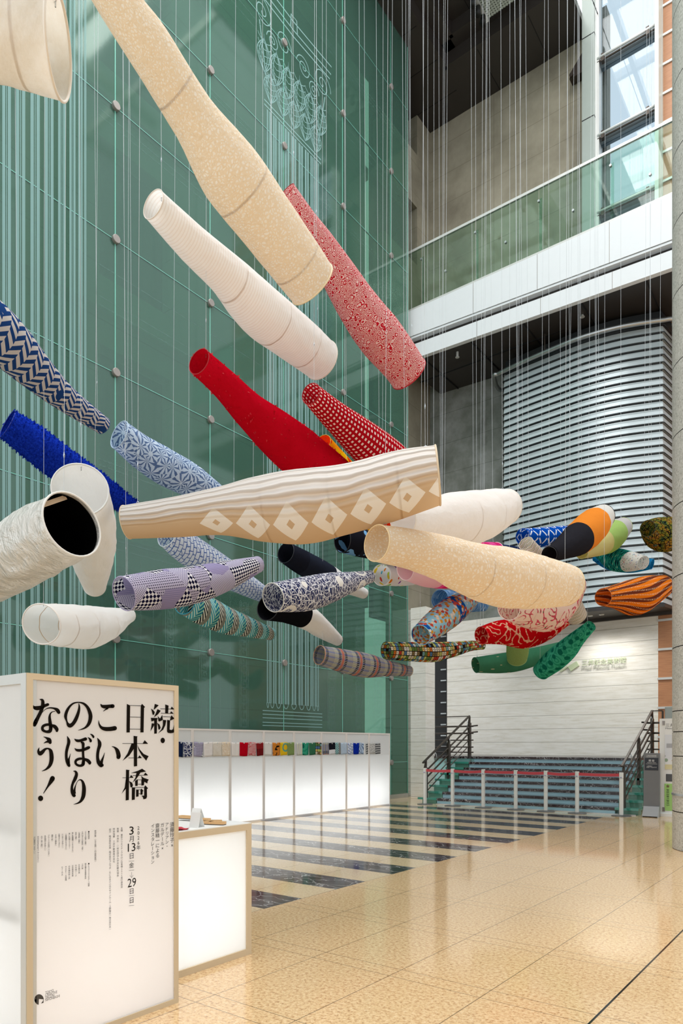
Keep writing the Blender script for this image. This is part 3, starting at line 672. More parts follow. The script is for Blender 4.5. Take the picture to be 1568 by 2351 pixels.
for ci, S_ in ((0, [  # na, no
    [(268,135,4),(320,150,26),(335,200,34),(325,290,36),(290,390,34),(235,500,36),(190,590,42),(168,650,34)],
    [(130,250,4),(160,295,30),(210,312,42),(290,300,38),(380,260,30),(435,240,28)],
    [(308,412,4),(380,340,6),(460,308,12),(550,315,18),(620,348,36),(652,395,34)],
    [(580,375,6),(520,388,9),(482,430,16),(470,500,26),(478,580,32),(488,650,34),(490,700,34)],
    [(500,640,26),(400,645,27),(335,680,28),(332,745,28),(400,782,26),(475,770,36),(495,700,34)],
    [(500,655,24),(570,680,36),(612,730,36),(615,765,26)],
    [(1050,215,4),(1063,280,18),(1050,380,28),(1000,520,36),(940,620,36),(880,662,40),(842,640,32),(815,580,16),(790,480,30),(812,380,30),(870,280,22),(950,215,16),(1050,197,12),(1150,222,22),(1230,300,30),(1280,420,38),(1285,520,38),(1250,630,32),(1170,710,18),(1040,755,3)]]),
  (1, [  # u, !, bo, ri
    [(345,100,4),(410,125,20),(460,165,42),(480,215,32)], [(350,232,4),(400,205,16),(445,195,26)],
    [(265,315,3),(245,380,22),(275,435,40),(320,410,38),(380,350,24),(440,337,16),(490,380,34),(508,480,42),(505,580,40),(470,680,32),(400,750,18),(310,790,3)],
    [(346,1236,6),(430,1100,18),(480,1020,34),(520,950,48),(530,930,44)],
    [(820,85,3),(848,160,28),(852,220,32),(825,320,30),(805,420,28),(805,520,28),(822,600,32),(850,660,34),(860,680,26)],
    [(890,435,3),(868,510,12),(850,570,24),(850,620,28)],
    [(965,142,4),(1010,175,26),(1070,180,28),(1140,160,30),(1188,145,34)],
    [(1090,212,8),(1135,230,30),(1140,300,27),(1138,400,25),(1143,500,25),(1150,560,30),(1142,630,34)],
    [(970,330,4),(1010,365,24),(1070,373,28),(1150,360,28),(1230,325,32),(1255,315,28)],
    [(1150,540,20),(1070,540,25),(1003,570,26),(988,620,24),(1020,663,24),(1085,680,25),(1138,652,32),(1150,600,28)],
    [(1160,545,24),(1230,575,34),(1268,615,34),(1272,630,28)],
    [(1230,112,3),(1265,135,16),(1288,170,25),(1290,190,24)], [(1278,45,3),(1315,62,16),(1342,95,22),(1346,110,19)],
    [(940,790,3),(985,795,20),(1008,850,30),(980,940,34),(935,1030,26),(915,1120,26),(925,1210,34),(955,1270,36),(962,1275,32)],
    [(968,1240,28),(968,1160,20),(995,1060,8),(1035,985,6),(1085,960,13),(1130,1000,24),(1155,1100,36),(1155,1200,40),(1140,1300,38),(1095,1385,26),(1030,1430,14),(950,1452,3)]]),
  (2, [[(163,205,4),(195,245,26),(260,255,34),(330,247,32),(382,245,36)], [(210,340,3),(250,308,10),(290,285,16)],
    [(130,500,3),(140,570,14),(180,630,26),(250,655,36),(340,655,38),(420,642,40)]]),
  (3, [[(105,110,3),(140,180,28),(148,240,32),(125,320,28),(112,400,27),(112,480,28),(130,550,36),(170,598,40),(190,602,32)],
    [(238,375,3),(215,450,12),(185,530,24),(175,580,28)], [(365,265,4),(420,285,16),(465,340,34),(488,420,38),(485,458,36)]])):
    for s_ in S_: stroke(ci, s_)
disc(1, 528, 932, 47, 47); disc(1, 290, 1332, 51, 55); disc(2, 1283, 862, 39, 49)
pg(2,(637,205),(697,232),(690,718),(630,720)); pg(2,(912,203),(966,262),(947,275),(938,718),(880,718),(888,235))
hb(2,697,233,890,240); hb(2,695,439,885,444); hb(2,690,657,885,661)
pg(2,(1140,203),(1212,230),(1120,315)); pg(2,(1072,288),(1110,315),(1140,350),(1128,400),(1100,400),(1090,350)); pg(2,(1188,297),(1248,328),(1200,390),(1122,450),(1160,370))
pg(2,(1068,455),(1190,458),(1190,480),(1080,522)); pg(2,(1128,460),(1182,460),(1177,738),(1130,742)); pg(2,(1192,418),(1230,465),(1240,460),(1275,400),(1285,490),(1262,505),(1225,522),(1205,515),(1200,470))
pg(2,(1085,552),(1128,560),(1128,590),(1062,700),(1080,600)); pg(2,(1180,545),(1225,575),(1245,630),(1230,665),(1205,665),(1197,600))
pg(2,(1328,213),(1388,235),(1380,375),(1328,375)); hb(2,1238,292,1490,300); hb(2,1250,371,1475,378); hb(2,1285,434,1425,439)
pg(2,(1445,252),(1492,302),(1420,300)); pg(2,(1435,335),(1478,380),(1412,376)); pg(2,(1440,410),(1495,470),(1412,508),(1425,440))
pg(2,(1285,490),(1347,498),(1330,590),(1290,670),(1198,737),(1260,660),(1285,590)); pg(2,(1362,490),(1415,502),(1408,665),(1440,675),(1465,660),(1488,575),(1482,660),(1492,700),(1475,725),(1420,733),(1375,725),(1360,700))
pg(3,(758,73),(832,84),(822,98),(822,618),(765,626)); hb(3,557,211,1015,214); pg(3,(958,152),(1018,214),(922,212)); pg(3,(720,215),(770,215),(765,305),(680,430),(557,527),(650,390))
pg(3,(825,235),(870,320),(940,400),(1030,440),(1005,480),(988,522),(900,420),(850,330)); hb(3,665,472,905,471); pg(3,(865,423),(905,470),(835,470))
pg(3,(622,682),(690,690),(678,703),(673,1228),(616,1238)); hb(3,558,830,752,825); pg(3,(712,775),(755,822),(688,824)); pg(3,(622,830),(640,840),(620,1025),(540,1120),(600,1000)); pg(3,(675,885),(730,915),(748,960),(735,1000),(703,1000),(690,930))
pg(3,(912,665),(985,715),(870,738),(705,745),(830,705)); pg(3,(812,735),(880,738),(850,790),(800,860),(735,920),(790,830)); hb(3,740,790,1015,782); pg(3,(970,733),(1017,782),(940,782))
pg(3,(890,790),(940,830),(1032,860),(1012,890),(1005,932),(950,900),(945,962),(898,970),(898,870),(907,840)); pg(3,(785,880),(835,862),(832,972),(788,978)); hb(3,810,863,895,864); hb(3,835,945,895,945)
pg(3,(728,998),(785,1010),(780,1222),(726,1230)); hb(3,735,1007,945,1001); pg(3,(968,962),(1020,1018),(998,1035),(1000,1170),(985,1205),(935,1217),(925,1180),(900,1150),(948,1150),(948,1000))
pg(3,(803,1038),(850,1048),(848,1165),(803,1172)); hb(3,810,1045,890,1045); pg(3,(900,1022),(938,1065),(922,1075),(920,1130),(882,1136),(882,1045)); hb(3,850,1118,882,1118)
tt.build('title_lettering', M['ink'], t)
tt = MB(); EY = (0, 1, 0)
for tx, u, v0, v1 in (('須藤玲子×', 395, 1887, 1947), ('アドリアン・', 383.6, 1888, 1948), ('ガルデール×', 373, 1889, 1953), ('齋藤精一による', 361.7, 1890, 1970), ('インスタレーション', 350.7, 1891, 1984), ('2026年', 318, 1895, 1952)):
    column(tt, tx, pl_, u, v0, v1, EY, None, 1.0)
def pfit(tx, u0, v0, u1, v1):
    a, c2 = pl_(u0, v1), pl_(u1, v1); hgt = pl_((u0+u1)/2, v0).z-pl_((u0+u1)/2, v1).z
    fit(tt, tx, a, EY, (0, 0, 1), c2.y-a.y, hgt)
for tx, u0, v0, u1, v1 in (('3', 297, 1898, 307, 1917), ('月', 297, 1920, 307, 1933), ('13', 293.5, 1937, 311, 1956), ('日', 298, 1960, 306.5, 1972), ('金', 296.5, 1981, 307.5, 1993), ('29', 293, 2018, 312.5, 2038), ('日', 298, 2041, 306.5, 2053), ('日', 298, 2061.5, 306.5, 2074)): pfit(tx, u0, v0, u1, v1)
for v in (1977, 1998, 2056.5, 2079): rib(tt, [pl_(296, v+.5), pl_(308, v-.8)], .0015, (1, 0, 0))
rib(tt, [pl_(302.3, 2002), pl_(302.3, 2015)], .0016, (1, 0, 0)); rib(tt, [pl_(298, 2010), pl_(302.3, 2015), pl_(306, 2009)], .0016, (1, 0, 0))
for tx, u, v0, v1 in (('主催　東京クリエイティブサロン日本橋2026実行委員会', 279.5, 1899, 2039), ('後援　中央区、一般社団法人中央区観光協会', 270.6, 1900, 2013), ('特別協賛　三井不動産株式会社', 261.6, 1900.6, 1981), ('協力　株式会社大直、株式会社コムラボ、たじみまさふみデザインルーム、上野陽広（株式会社糸）', 252.7, 1902, 2136), ('参加企業　（五十音順）（内は提供素材）', 219, 1906, 1979.5)):
    column(tt, tx, pl_, u, v0, v1, EY, .0125 if u > 230 else .011)
lst = [(1253,'●素材提供',240,408),(1188,'イチマス田源（呉服）',245,535),(1125,'江戸切子の店華硝（浅草）',250,655),(1060,'小津和紙（和紙）',260,505),(995,'竹笹（浅草）',265,430),(930,'東レ合繊織物（テキスタイル）',270,675),(865,'東レ合繊クラスター',280,595),(797,'（合繊織物テキスタイル）',290,625),(730,'にじゆら（手ぬぐい）',295,590),(660,'日東タオル（タオル）',300,580),(593,'さるや（黒文字）',310,545),(522,'榛原（紙）',315,455),(452,'ブルーミング中西（ハンカチ）',320,755),(382,'丸久商店（手ぬぐい）',330,640),(312,'みやこ染（染料）',340,590),(240,'MOONBAKERS（ムーンシャイン）',345,875),(168,'戸田屋商店（手ぬぐい）',360,710),
       (1253,'●テキスタイルへのモチーフ提案',880,1352),(1188,'榮太樓日本橋總本店',885,1205),(1125,'江戸屋',895,1008),(1060,'日本橋木屋',905,1095),(995,'日本橋ブーズ',915,1158),(930,'日本橋髙島屋',925,1155),(862,'日本橋煎餅工房',935,1208),(795,'MADEin日本橋',945,1238),(722,'mariamam',950,1132)]
for x, tx, a, c2 in lst: column(tt, tx, pl_, 60+x*.1148, 1880+a*.1148, 1880+c2*.1148, EY, .0098)
tt.build('small_lettering', M['ink'], t)
tt = MB(); f = lambda x, y: pl_(x*.26786, 2100+y*.26786)
arc = [f(335+40*math.cos(a), 727+45*math.sin(a)) for a in [math.radians(d) for d in range(95, 361, 8)]]
tt.add([f(333, 722)]+arc, [(0, i, i+1) for i in range(1, len(arc))]); tt.poly([f(374, 716), f(373, 755), f(352, 762), f(366, 742)])
for i, (tx, wd) in enumerate((('TOKYO', 72), ('CREATIVE', 102), ('SALON', 76), ('NIHONBASHI', 124))):
    a = f(388, 682+21*i); c2 = f(388+wd, 682+21*i); fit(tt, tx, a, EY, (0, 0, 1), c2.y-a.y, .0135)
tt.build('logo', plain('dark_grey_print', '4a4540', .7), t)
# ---- counter
KX, KY0, KY1, KH = -3.535, 2.66, 3.565, .94
t = thing('display_counter', (KX-.6, 3.1, 0), 'low backlit white counter with cream frame and grey-white top beside the tall sign', 'counter')
b = MB(); boxframe(b, KX-1.25, KX, KY0, KY1, 0, KH, .045); b.build('frame', M['cream'], t)
b = MB(); b.box(KX-.02, KX-.012, KY0+.03, KY1-.03, .03, KH-.03); b.box(KX-1.22, KX-.03, KY1-.02, KY1-.012, .03, KH-.03); b.box(KX-1.24, KX-1.235, KY0+.03, KY1-.03, .03, KH-.03); b.box(KX-1.22, KX-.03, KY0+.012, KY0+.02, .03, KH-.03); b.build('fabric_panel', M['fabric'], t)
b = MB(); b.box(KX-1.25, KX-.002, KY0, KY1-.002, KH, KH+.006); b.build('counter_top', M['white'], t)
b = MB(); b.box(KX-1.23, KX-.02, KY0+.02, KY1-.02, .004, .03); b.build('bottom_panel', M['white'], t)
area('counter_lamp', (KX-.75, 3.11, .40), (0, -PI/2, 0), .65, .82, 11, (.97, .98, 1))
KZ = KH+.0065
def onK(u, v): d = ray(u, v); return E0+d*((KZ-EYE)/d.z)
cf = lambda x, y: onK(400+x*.1276, 1840+y*.1276)
M['blockwood'] = plain('stamp_wood', 'dcae78', .5, var=.1, sc=30); M['rubber'] = plain('grey_rubber', '59504a', .7)
def stamp(x, y, ln, ang, zup, label):
    q = cf(x, y); t = thing('stamp_block', (q.x, q.y, q.z), label, 'stamp', 'wooden stamps on the counter')
    d = Vector((math.cos(ang), math.sin(ang), 0)); c0 = q+Vector((0, 0, .015+zup))
    b = MB(); b.bar(c0-d*ln/2, c0+d*ln/2, .05, .018); b.build('handle', M['blockwood'], t)
    b = MB(); b.bar(c0-d*ln/2-Vector((0, 0, .012)), c0+d*ln/2-Vector((0, 0, .012)), .046, .005+2*zup*.0); b.build('stamp_face', M['rubber'], t)
stamp(250, 345, .16, .15, .012, 'pale wooden stamp lying behind the front white card')
stamp(500, 360, .12, .3, .0, 'pale wooden stamp to the right of the rear white card')
stamp(530, 408, .15, .2, .0, 'pale wooden stamp lying right beside the front white card')
stamp(690, 398, .13, .9, .0, 'wooden stamp with grey face, nearest to the counter corner')
stamp(770, 420, .12, .35, .0, 'short wooden stamp rightmost on the white counter')
for i, (x0, y0, x1, hh, lb) in enumerate(((285, 330, 440, .085, 'small blank white card standing farthest back on the counter'), (265, 470, 435, .10, 'small blank white card standing nearest the front edge of the counter'))):
    a, c2 = cf(x0, y0), cf(x1, y0+8); d = (c2-a); n = Vector((d.y, -d.x, 0)).normalized()
    t = thing('card_stand', tuple((a+c2)/2), lb, 'card', 'white cards on the counter')
    b = MB(); up = Vector((0, 0, hh))-n*.03; b.prism([a, c2, c2+up, a+up], n*-.002); b.build('card_face', M['white'], t)
    b = MB(); b.prism([a+up*.99-n*.003, c2+up*.99-n*.003, c2-n*.075-n*.003, a-n*.075-n*.003], n*-.0015); b.build('card_back', M['white'], t)
q = cf(140, 505); b = MB()
N = 8; vs = [(q.x-.12+.16*i/N, q.y-.10+.13*j/N, q.z+.004+.006*math.sin(i*1.3)*math.cos(j*1.1)+.004) for i in range(N+1) for j in range(N+1)]
b.add(vs, [(i*(N+1)+j, (i+1)*(N+1)+j, (i+1)*(N+1)+j+1, i*(N+1)+j+1) for i in range(N) for j in range(N)])
b.add([(x, y, z-.004) for x, y, z in vs], [(i*(N+1)+j, i*(N+1)+j+1, (i+1)*(N+1)+j+1, (i+1)*(N+1)+j) for i in range(N) for j in range(N)])
setp(b.build('red_cloth', plain('red_cotton', 'c13a48', .8), smooth=True), 'folded red cloth on the white counter next to the tall sign', 'cloth')
M['frame'] = plain('warm_white_frame', 'e9e2dc', .5, 0, .4, .02)
# ---- long display wall of eight light boxes
WX, WH = -9.65, 1.81
ye = [14.68-.92*k for k in range(0, 10)][::-1]
nm = ['ninth', 'eighth', 'seventh', 'sixth', 'fifth', 'fourth', 'third', 'second', 'first']
for i, (y0, y1) in enumerate(zip(ye, ye[1:])):
    k = 8-i
    lb = ['rightmost backlit white panel of the long display wall, by the green glass', 'second backlit white panel from the right end of the long display wall', 'third backlit white panel from the right end of the long display wall', 'fourth backlit white panel from the right end of the long display wall', 'fifth backlit white panel from the right end of the long display wall', 'sixth backlit white panel from the right end of the long display wall', 'seventh backlit white panel from the right end of the display wall', 'backlit white panel of the display wall just right of the tall title sign', 'backlit white panel of the display wall hidden behind the tall title sign'][k]
    t = thing('light_wall_panel', (WX-.3, (y0+y1)/2, 0), lb, 'display panel', 'panels of the long display wall')
    e = .03; b = MB(); boxframe(b, WX-.6, WX, y0+.001, y1-.001, 0, WH, e); b.build('frame', M['frame'], t)
    N = 10; vs = []; sl = (1 if i % 2 else -1)
    for a in range(N+1):
        for c2 in range(N+1):
            yy = y0+.015+(y1-y0-.03)*a/N; zz = .015+1.265*c2/N
            vs.append((WX-.008-.006*abs(math.sin(PI*a/N)*math.sin(PI*c2/N))-.004*math.sin((a*sl+c2*.8)*1.1+i)*math.sin(PI*a/N)*math.sin(PI*c2/N), yy, zz))
    b = MB(); b.add(vs, [(a*(N+1)+c2, (a+1)*(N+1)+c2, (a+1)*(N+1)+c2+1, a*(N+1)+c2+1) for a in range(N) for c2 in range(N)]); b.build('lower_fabric', M['fabric'], t, smooth=True)
    b = MB(); b.box(WX-.014, WX-.010, y0+.02, y1-.02, 1.285, WH-.02); b.build('upper_fabric', M['fabric'], t)
    b = MB(); b.box(WX-.59, WX-.585, y0+.02, y1-.02, .02, WH-.02); b.box(WX-.58, WX-.02, y0+.02, y1-.02, WH-.012, WH-.006); b.box(WX-.58, WX-.02, y0+.02, y1-.02, .004, .02)
    if k == 0: b.box(WX-.58, WX-.02, y1-.012, y1-.008, .02, WH-.02)
    b.build('back_fabric', M['fabric'], t)
    area('wall_lamp', (WX-.55, (y0+y1)/2, .35), (0, -PI/2, 0), .6, .85, 4.6, (.97, .99, 1))
# ================================================================== FABRICS
FAB = {}
def fab(key, name, fn, tr=.35, tint=None):
    p = NT(name); uv = p.n('TexCoord').outputs['UV']; u, v, _ = p.xyz(uv)
    r = fn(p, uv, u, v); bh = None
    if isinstance(r, tuple): r, bh = r
    FAB[key] = p.cloth(r, tr, bh, tint)
def hue(p, cellcol, sat, val, pal):              # random palette pick from a random value
    r = p.xyz(cellcol)[0]; n = len(pal)
    return p.ramp(r, [(i/n, c) for i, c in enumerate(pal)], 'CONSTANT')
def cells(p, u, v, su, sv):
    a, b = p.m('DIVIDE', u, su), p.m('DIVIDE', v, sv)
    ca, cb = p.m('FLOOR', a), p.m('FLOOR', b)
    rnd = p.n('TexWhiteNoise', {'Vector': p.vec(ca, cb)}, noise_dimensions='2D').outputs
    return p.m('SUBTRACT', p.fr(p.m('ADD', a, 100)), .5), p.m('SUBTRACT', p.fr(p.m('ADD', b, 100)), .5), rnd[0], rnd[1]
ab = lambda p, x: p.m('ABSOLUTE', x)
def washi(c1, c2, sc=9, hi=None):
    def fn(p, uv, u, v):
        k = p.vor(p.n('VectorMath', {0: uv, 1: p.n('VectorMath', {0: p.noise(uv, 14, 3, .6, 0, True), 3: .06}, operation='SCALE').outputs[0]}, operation='ADD').outputs[0], sc*2.4, 'DISTANCE_TO_EDGE')
        c = p.ramp(k, [(.0, c1), (.15, c1), (.25, c2)]); big = p.noise(uv, 2.5, 4)
        return p.mix(p.m('MULTIPLY', big, .3), c, hi or c1), p.noise(uv, 22, 4)
    return fn
fab('corner', 'pale_washi_paper', lambda p, uv, u, v: (p.ramp(p.noise(uv, 3.5, 6, .7), [(.3, 'e6dccb'), (.5, 'f3ece1'), (.7, 'fbf8f2')]), p.noise(uv, 9, 5)), .35)
fab('bigcream', 'mottled_cream_washi', washi('f6e6ce', 'fffbf4', 19), .4)
fab('cream', 'mottled_cream_paper', washi('f5e2c6', 'fff9f0', 12), .4)
fab('gauze', 'white_pleated_gauze', lambda p, uv, u, v: (p.mix(p.stripe(v, .028, .3), 'fcf8f5', 'f4ece6'), p.noise(uv, 9, 4)), .4)
fab('blanc', 'thin_white_cloth', lambda p, uv, u, v: (p.mix(p.noise(uv, 3, 4), 'f8f2ec', 'fdf9f6'), p.noise(uv, 7, 4)), .42)
def redl(p, uv, u, v):
    d = p.vor(uv, 18, 'F1', 0, .6); r = p.lt(p.fr(p.m('ADD', p.m('MULTIPLY', d, 5.5), p.m('MULTIPLY', p.noise(uv, 30, 2), 1.2))), .46)
    return p.mix(r, 'c8202f', 'f6dcd8')
fab('redline', 'red_cloth_white_line_circles', redl, .3)
fab('redtuft', 'plain_red_tufted_cloth', lambda p, uv, u, v: (p.mix(p.noise(uv, 3, 3), 'c00a1c', 'd5102a'), p.noise(uv, 14, 4)), .25)
def redc(p, uv, u, v):
    a, b, r, _ = cells(p, u, v, .062, .062)
    k = p.m('MULTIPLY', p.lt(ab(p, a), .235), p.lt(ab(p, b), .235)); return p.mix(k, 'b8121f', 'f3ded8')
fab('redcheck', 'red_cloth_white_squares', redc, .3)
def flame(p, uv, u, v):
    x = p.m('ADD', p.m('MULTIPLY', p.noise(uv, 2.5, 1), 1.1), p.m('ADD', p.m('MULTIPLY', v, .42), p.m('MULTIPLY', u, .35)))
    return p.ramp(p.fr(p.m('MULTIPLY', x, 1.7)), [(0, 'f7c412'), (.3, 'f59b12'), (.45, 'e4340d'), (.7, '8d2a10'), (.8, 'e4340d'), (.9, 'f7c412')], 'CONSTANT')
fab('flame', 'flame_print_cloth', flame, .35)
def diamond(p, uv, u, v):
    uu = p.m('ADD', u, .095); a = p.m('MULTIPLY', p.m('SUBTRACT', p.fr(p.m('ADD', p.m('DIVIDE', p.m('ADD', v, -.1), .31), 10)), .5), .31)
    d = p.m('ADD', ab(p, a), ab(p, uu)); lim = p.lt(v, 1.95)
    k = p.m('MULTIPLY', p.m('MULTIPLY', p.lt(d, .143), p.gt(d, .034)), lim)
    pleat = p.m('SINE', p.m('MULTIPLY', p.m('ADD', u, p.m('MULTIPLY', p.noise(uv, 2, 2), .09)), 95))
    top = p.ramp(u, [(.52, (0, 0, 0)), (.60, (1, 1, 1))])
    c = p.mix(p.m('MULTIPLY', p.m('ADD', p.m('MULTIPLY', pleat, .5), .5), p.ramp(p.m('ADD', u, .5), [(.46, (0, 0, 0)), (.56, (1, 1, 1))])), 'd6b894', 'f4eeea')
    c = p.mix(p.ramp(p.m('ADD', u, .5), [(.50, (0, 0, 0)), (.66, (.85, .85, .85))]), c, 'f6f2ee')  # light from above painted in: upper side of the pleated cloth whitened
    return p.mix(k, c, 'f4ece0'), p.m('MULTIPLY', pleat, p.ramp(p.m('ADD', u, .5), [(.44, (0, 0, 0)), (.55, (1, 1, 1))]))
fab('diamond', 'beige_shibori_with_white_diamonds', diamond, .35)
def chev(p, uv, u, v):
    q = p.m('DIVIDE', v, .10); odd = p.gt(p.fr(p.m('ADD', p.m('MULTIPLY', q, .5), 50)), .5)
    sl = p.m('MULTIPLY', p.fr(p.m('ADD', q, 50)), .075); sl = p.m('MULTIPLY', sl, p.m('SUBTRACT', p.m('MULTIPLY', odd, 2.0), 1.0))
    k = p.stripe(p.m('ADD', p.m('ADD', u, sl), p.m('MULTIPLY', odd, .045)), .09, .5, 0); k2 = p.stripe(p.m('ADD', u, p.m('MULTIPLY', sl, -.0)), .25, .55)
    return p.mix(p.m('MULTIPLY', k, p.gt(p.noise(uv, 4, 0), .3)), '24447c', 'd2cbc6')
fab('chevron', 'navy_grey_herringbone', chev, .25)
fab('shaggy', 'cobalt_blue_shag', lambda p, uv, u, v: (p.ramp(p.noise(uv, 40, 4), [(.3, '0a1f86'), (.7, '1d3fc0')]), p.noise(uv, 60, 4)), .15)
def leaf(p, uv, u, v):
    wq = p.n('VectorMath', {0: uv, 1: p.n('VectorMath', {0: p.noise(uv, 8, 2, .5, 0, True), 3: .03}, operation='SCALE').outputs[0]}, operation='ADD').outputs[0]
    ps = p.vor(wq, 5.5, 'F1', 2, .9); dl = p.xyz(p.n('VectorMath', {0: wq, 1: ps}, operation='SUBTRACT').outputs[0]); d = p.vor(wq, 5.5, 'F1', 0, .9)
    an = p.m('ARCTAN2', dl[1], dl[0]); pet = p.m('ADD', p.m('COSINE', p.m('MULTIPLY', an, 9)), p.m('MULTIPLY', p.m('SUBTRACT', p.noise(uv, 13, 2), .5), 2.2))
    k = p.m('MULTIPLY', p.gt(pet, .25), p.gt(d, .17))
    return p.mix(k, p.mix(p.noise(uv, 7, 3), 'b4cde8', 'e6eff7'), p.mix(p.noise(uv, 5, 2), '3c527e', '7c98c2'))
fab('leaf', 'indigo_leaf_resist_cloth', leaf, .35)
p = NT('crumpled_silver_foil_cloth'); uv = p.n('TexCoord').outputs['UV']
k = p.noise(uv, 4, 6, .6, .8); FAB['silver'] = p.pbr(p.ramp(k, [(.3, 'cfcac1'), (.5, 'dedad3'), (.7, 'efece8')]), .42, .35, .5, p.bump(p.m('ADD', k, p.m('MULTIPLY', p.noise(p.map(uv, (1, 3, 1)), 9, 4), .4)), .8, .08))
fab('pearl', 'pearly_white_satin', lambda p, uv, u, v: (p.mix(p.noise(uv, 3, 4), 'e9e7e4', 'f6f5f3'), p.noise(p.map(uv, (3, 1, 1)), 5, 5)), .3)
fab('white', 'plain_white_cotton', lambda p, uv, u, v: (p.mix(p.noise(uv, 2, 3), 'faf7f4', 'fefdfc'), p.noise(uv, 5, 3)), .45)
def lav(p, uv, u, v):
    cc = p.vor(uv, 4.2, 'F1', 1, 1.0); r = p.xyz(cc)[0]
    q = p.map(uv, (1, 1, 1), (0, 0, .785)); chk = p.n('TexChecker', {'Vector': p.map(q, (1, 1, 0)), 'Scale': 28.0}).outputs[1]
    a, b, _, _ = cells(p, u, v, .028, .028); dot = p.lt(p.m('ADD', p.m('MULTIPLY', a, a), p.m('MULTIPLY', b, b)), .07)
    ln = p.m('MAXIMUM', p.stripe(p.m('ADD', u, v), .03, .25), p.stripe(p.m('SUBTRACT', u, v), .03, .25))
    c = p.mix(chk, '1b1a3a', 'f1eff2'); c = p.mix(p.gt(r, .33), c, p.mix(dot, 'c9c2d8', '2a2748')); c = p.mix(p.gt(r, .55), c, p.mix(ln, '8f88ad', 'e7e3ee')); c = p.mix(p.gt(r, .75), c, p.mix(p.stripe(u, .02, .3), 'a9a0c4', '8d85ac'))
    return c
fab('lavender', 'lavender_geometric_patchwork', lav, .3)
def maze(p, uv, u, v):
    b = p.n('TexBrick', {'Vector': p.map(p.n('VectorMath', {0: uv, 1: p.n('VectorMath', {0: p.noise(uv, 7, 2, .5, 0, True), 3: .05}, operation='SCALE').outputs[0]}, operation='ADD').outputs[0], (1, 1, 1), (0, 0, .35)), 'Scale': 6.0, 'Mortar Size': .035, 'Brick Width': .6, 'Row Height': .38}).outputs[1]
    e = p.stripe(p.m('ADD', p.m('MULTIPLY', u, .8), p.m('MULTIPLY', v, .6)), .055, .16)
    return p.mix(p.m('MAXIMUM', b, p.m('MULTIPLY', e, p.gt(p.noise(uv, 12, 1), .56))), 'e8edf4', '4b6cae')
fab('maze', 'white_cloth_blue_branch_lines', maze, .35)
def arrow(p, uv, u, v):
    q = p.m('DIVIDE', p.m('ADD', v, p.m('MULTIPLY', u, .25)), .36); f = p.fr(p.m('ADD', q, 50))
    s1 = p.stripe(p.m('ADD', u, p.m('MULTIPLY', v, .9)), .05, .5); s2 = p.stripe(p.m('SUBTRACT', u, p.m('MULTIPLY', v, 1.2)), .07, .5); s3 = p.stripe(u, .016, .5)
    c = p.mix(s1, '37a0b4', 'c4e4da'); c = p.mix(p.gt(f, .3), c, p.mix(s2, '1f6f96', '8cc9ac')); c = p.mix(p.gt(f, .55), c, p.mix(s1, '1c2228', 'e6e7da')); c = p.mix(p.gt(f, .8), c, p.mix(s3, '3a3f40', 'b8b8a8'))
    return c
fab('arrow', 'teal_arrow_stripe_cloth', arrow, .25)
fab('arrowswatch', 'teal_diagonal_stripes', lambda p, uv, u, v: p.mix(p.gt(u, .12), p.mix(p.stripe(p.m('ADD', u, v), .05, .5), '2d6f7c', 'b9dcd8'), '8c8e8c'), .2)
def band(stops):
    def fn(p, uv, u, v): return p.ramp(p.m('DIVIDE', v, 3.2), [(s/3.2, c) for s, c in stops], 'CONSTANT'), p.noise(uv, 6, 3)
    return fn
fab('inkwhite', 'black_then_white_cloth', band([(0, '20222c'), (.42, '262a36'), (1.25, 'e9e7e6')]), .12)
fab('blackwhite', 'black_and_white_cloth', band([(0, '15161a'), (.95, 'f0efed')]), .12)
fab('blackwhiteflat', 'black_over_white_swatch', lambda p, uv, u, v: p.mix(p.gt(v, .11), p.mix(p.stripe(u, .03, .2), 'e2e2e6', 'f4f2f0'), '20212a'), .2)
def fan(p, uv, u, v):
    d = p.vor(uv, 2.7, 'F1', 0, .8); ring = p.m('MULTIPLY', p.gt(d, .27), p.lt(d, .42)); core = p.lt(d, .1)
    e = p.lt(p.vor(uv, 11, 'DISTANCE_TO_EDGE'), .045); e2 = p.lt(p.vor(p.map(uv, (1, 3, 1)), 12, 'DISTANCE_TO_EDGE'), .05)
    c = p.mix(p.m('MAXIMUM', e, e2), '171f52', 'e8e8ec'); rd = p.xyz(p.vor(uv, 2.7, 'F1', 1, .8))[1]
    return p.mix(p.m('MULTIPLY', p.m('MAXIMUM', ring, core), p.gt(rd, .35)), c, 'f3efe8')
fab('fan', 'navy_yukata_fan_print', fan, .25)
fab('denimblack', 'black_cloth_blue_patches', lambda p, uv, u, v: p.mix(p.gt(p.noise(uv, 3, 2), .56), p.mix(p.gt(v, .3), '1a1b22', '23242e'), '6f9fc8'), .15)
fab('pink', 'pale_pink_magenta_ends', lambda p, uv, u, v: p.mix(p.gt(p.m('ADD', v, p.m('MULTIPLY', p.noise(uv, 3, 1), .5)), .95), 'f2cfd2', p.mix(p.stripe(v, .4, .5), 'ef5aa6', 'e2357f')), .45)
fab('navy', 'plain_navy_cloth', lambda p, uv, u, v: p.mix(p.noise(uv, 3), '18233f', '1f2d50'), .12)
def polka(p, uv, u, v):
    d = p.vor(uv, 7, 'F1', 0, .75); r = p.vor(uv, 7, 'F1', 1, .75)
    return p.mix(p.lt(d, .36), 'f4f1f0', hue(p, r, 1, 1, ['e2457d', '8a4bb0', 'f08a2c', 'f3d23c', '7cc44c', '57b7d6', 'e2574a', 'c9d94a']))
fab('polka', 'white_cloth_rainbow_dots', polka, .4)
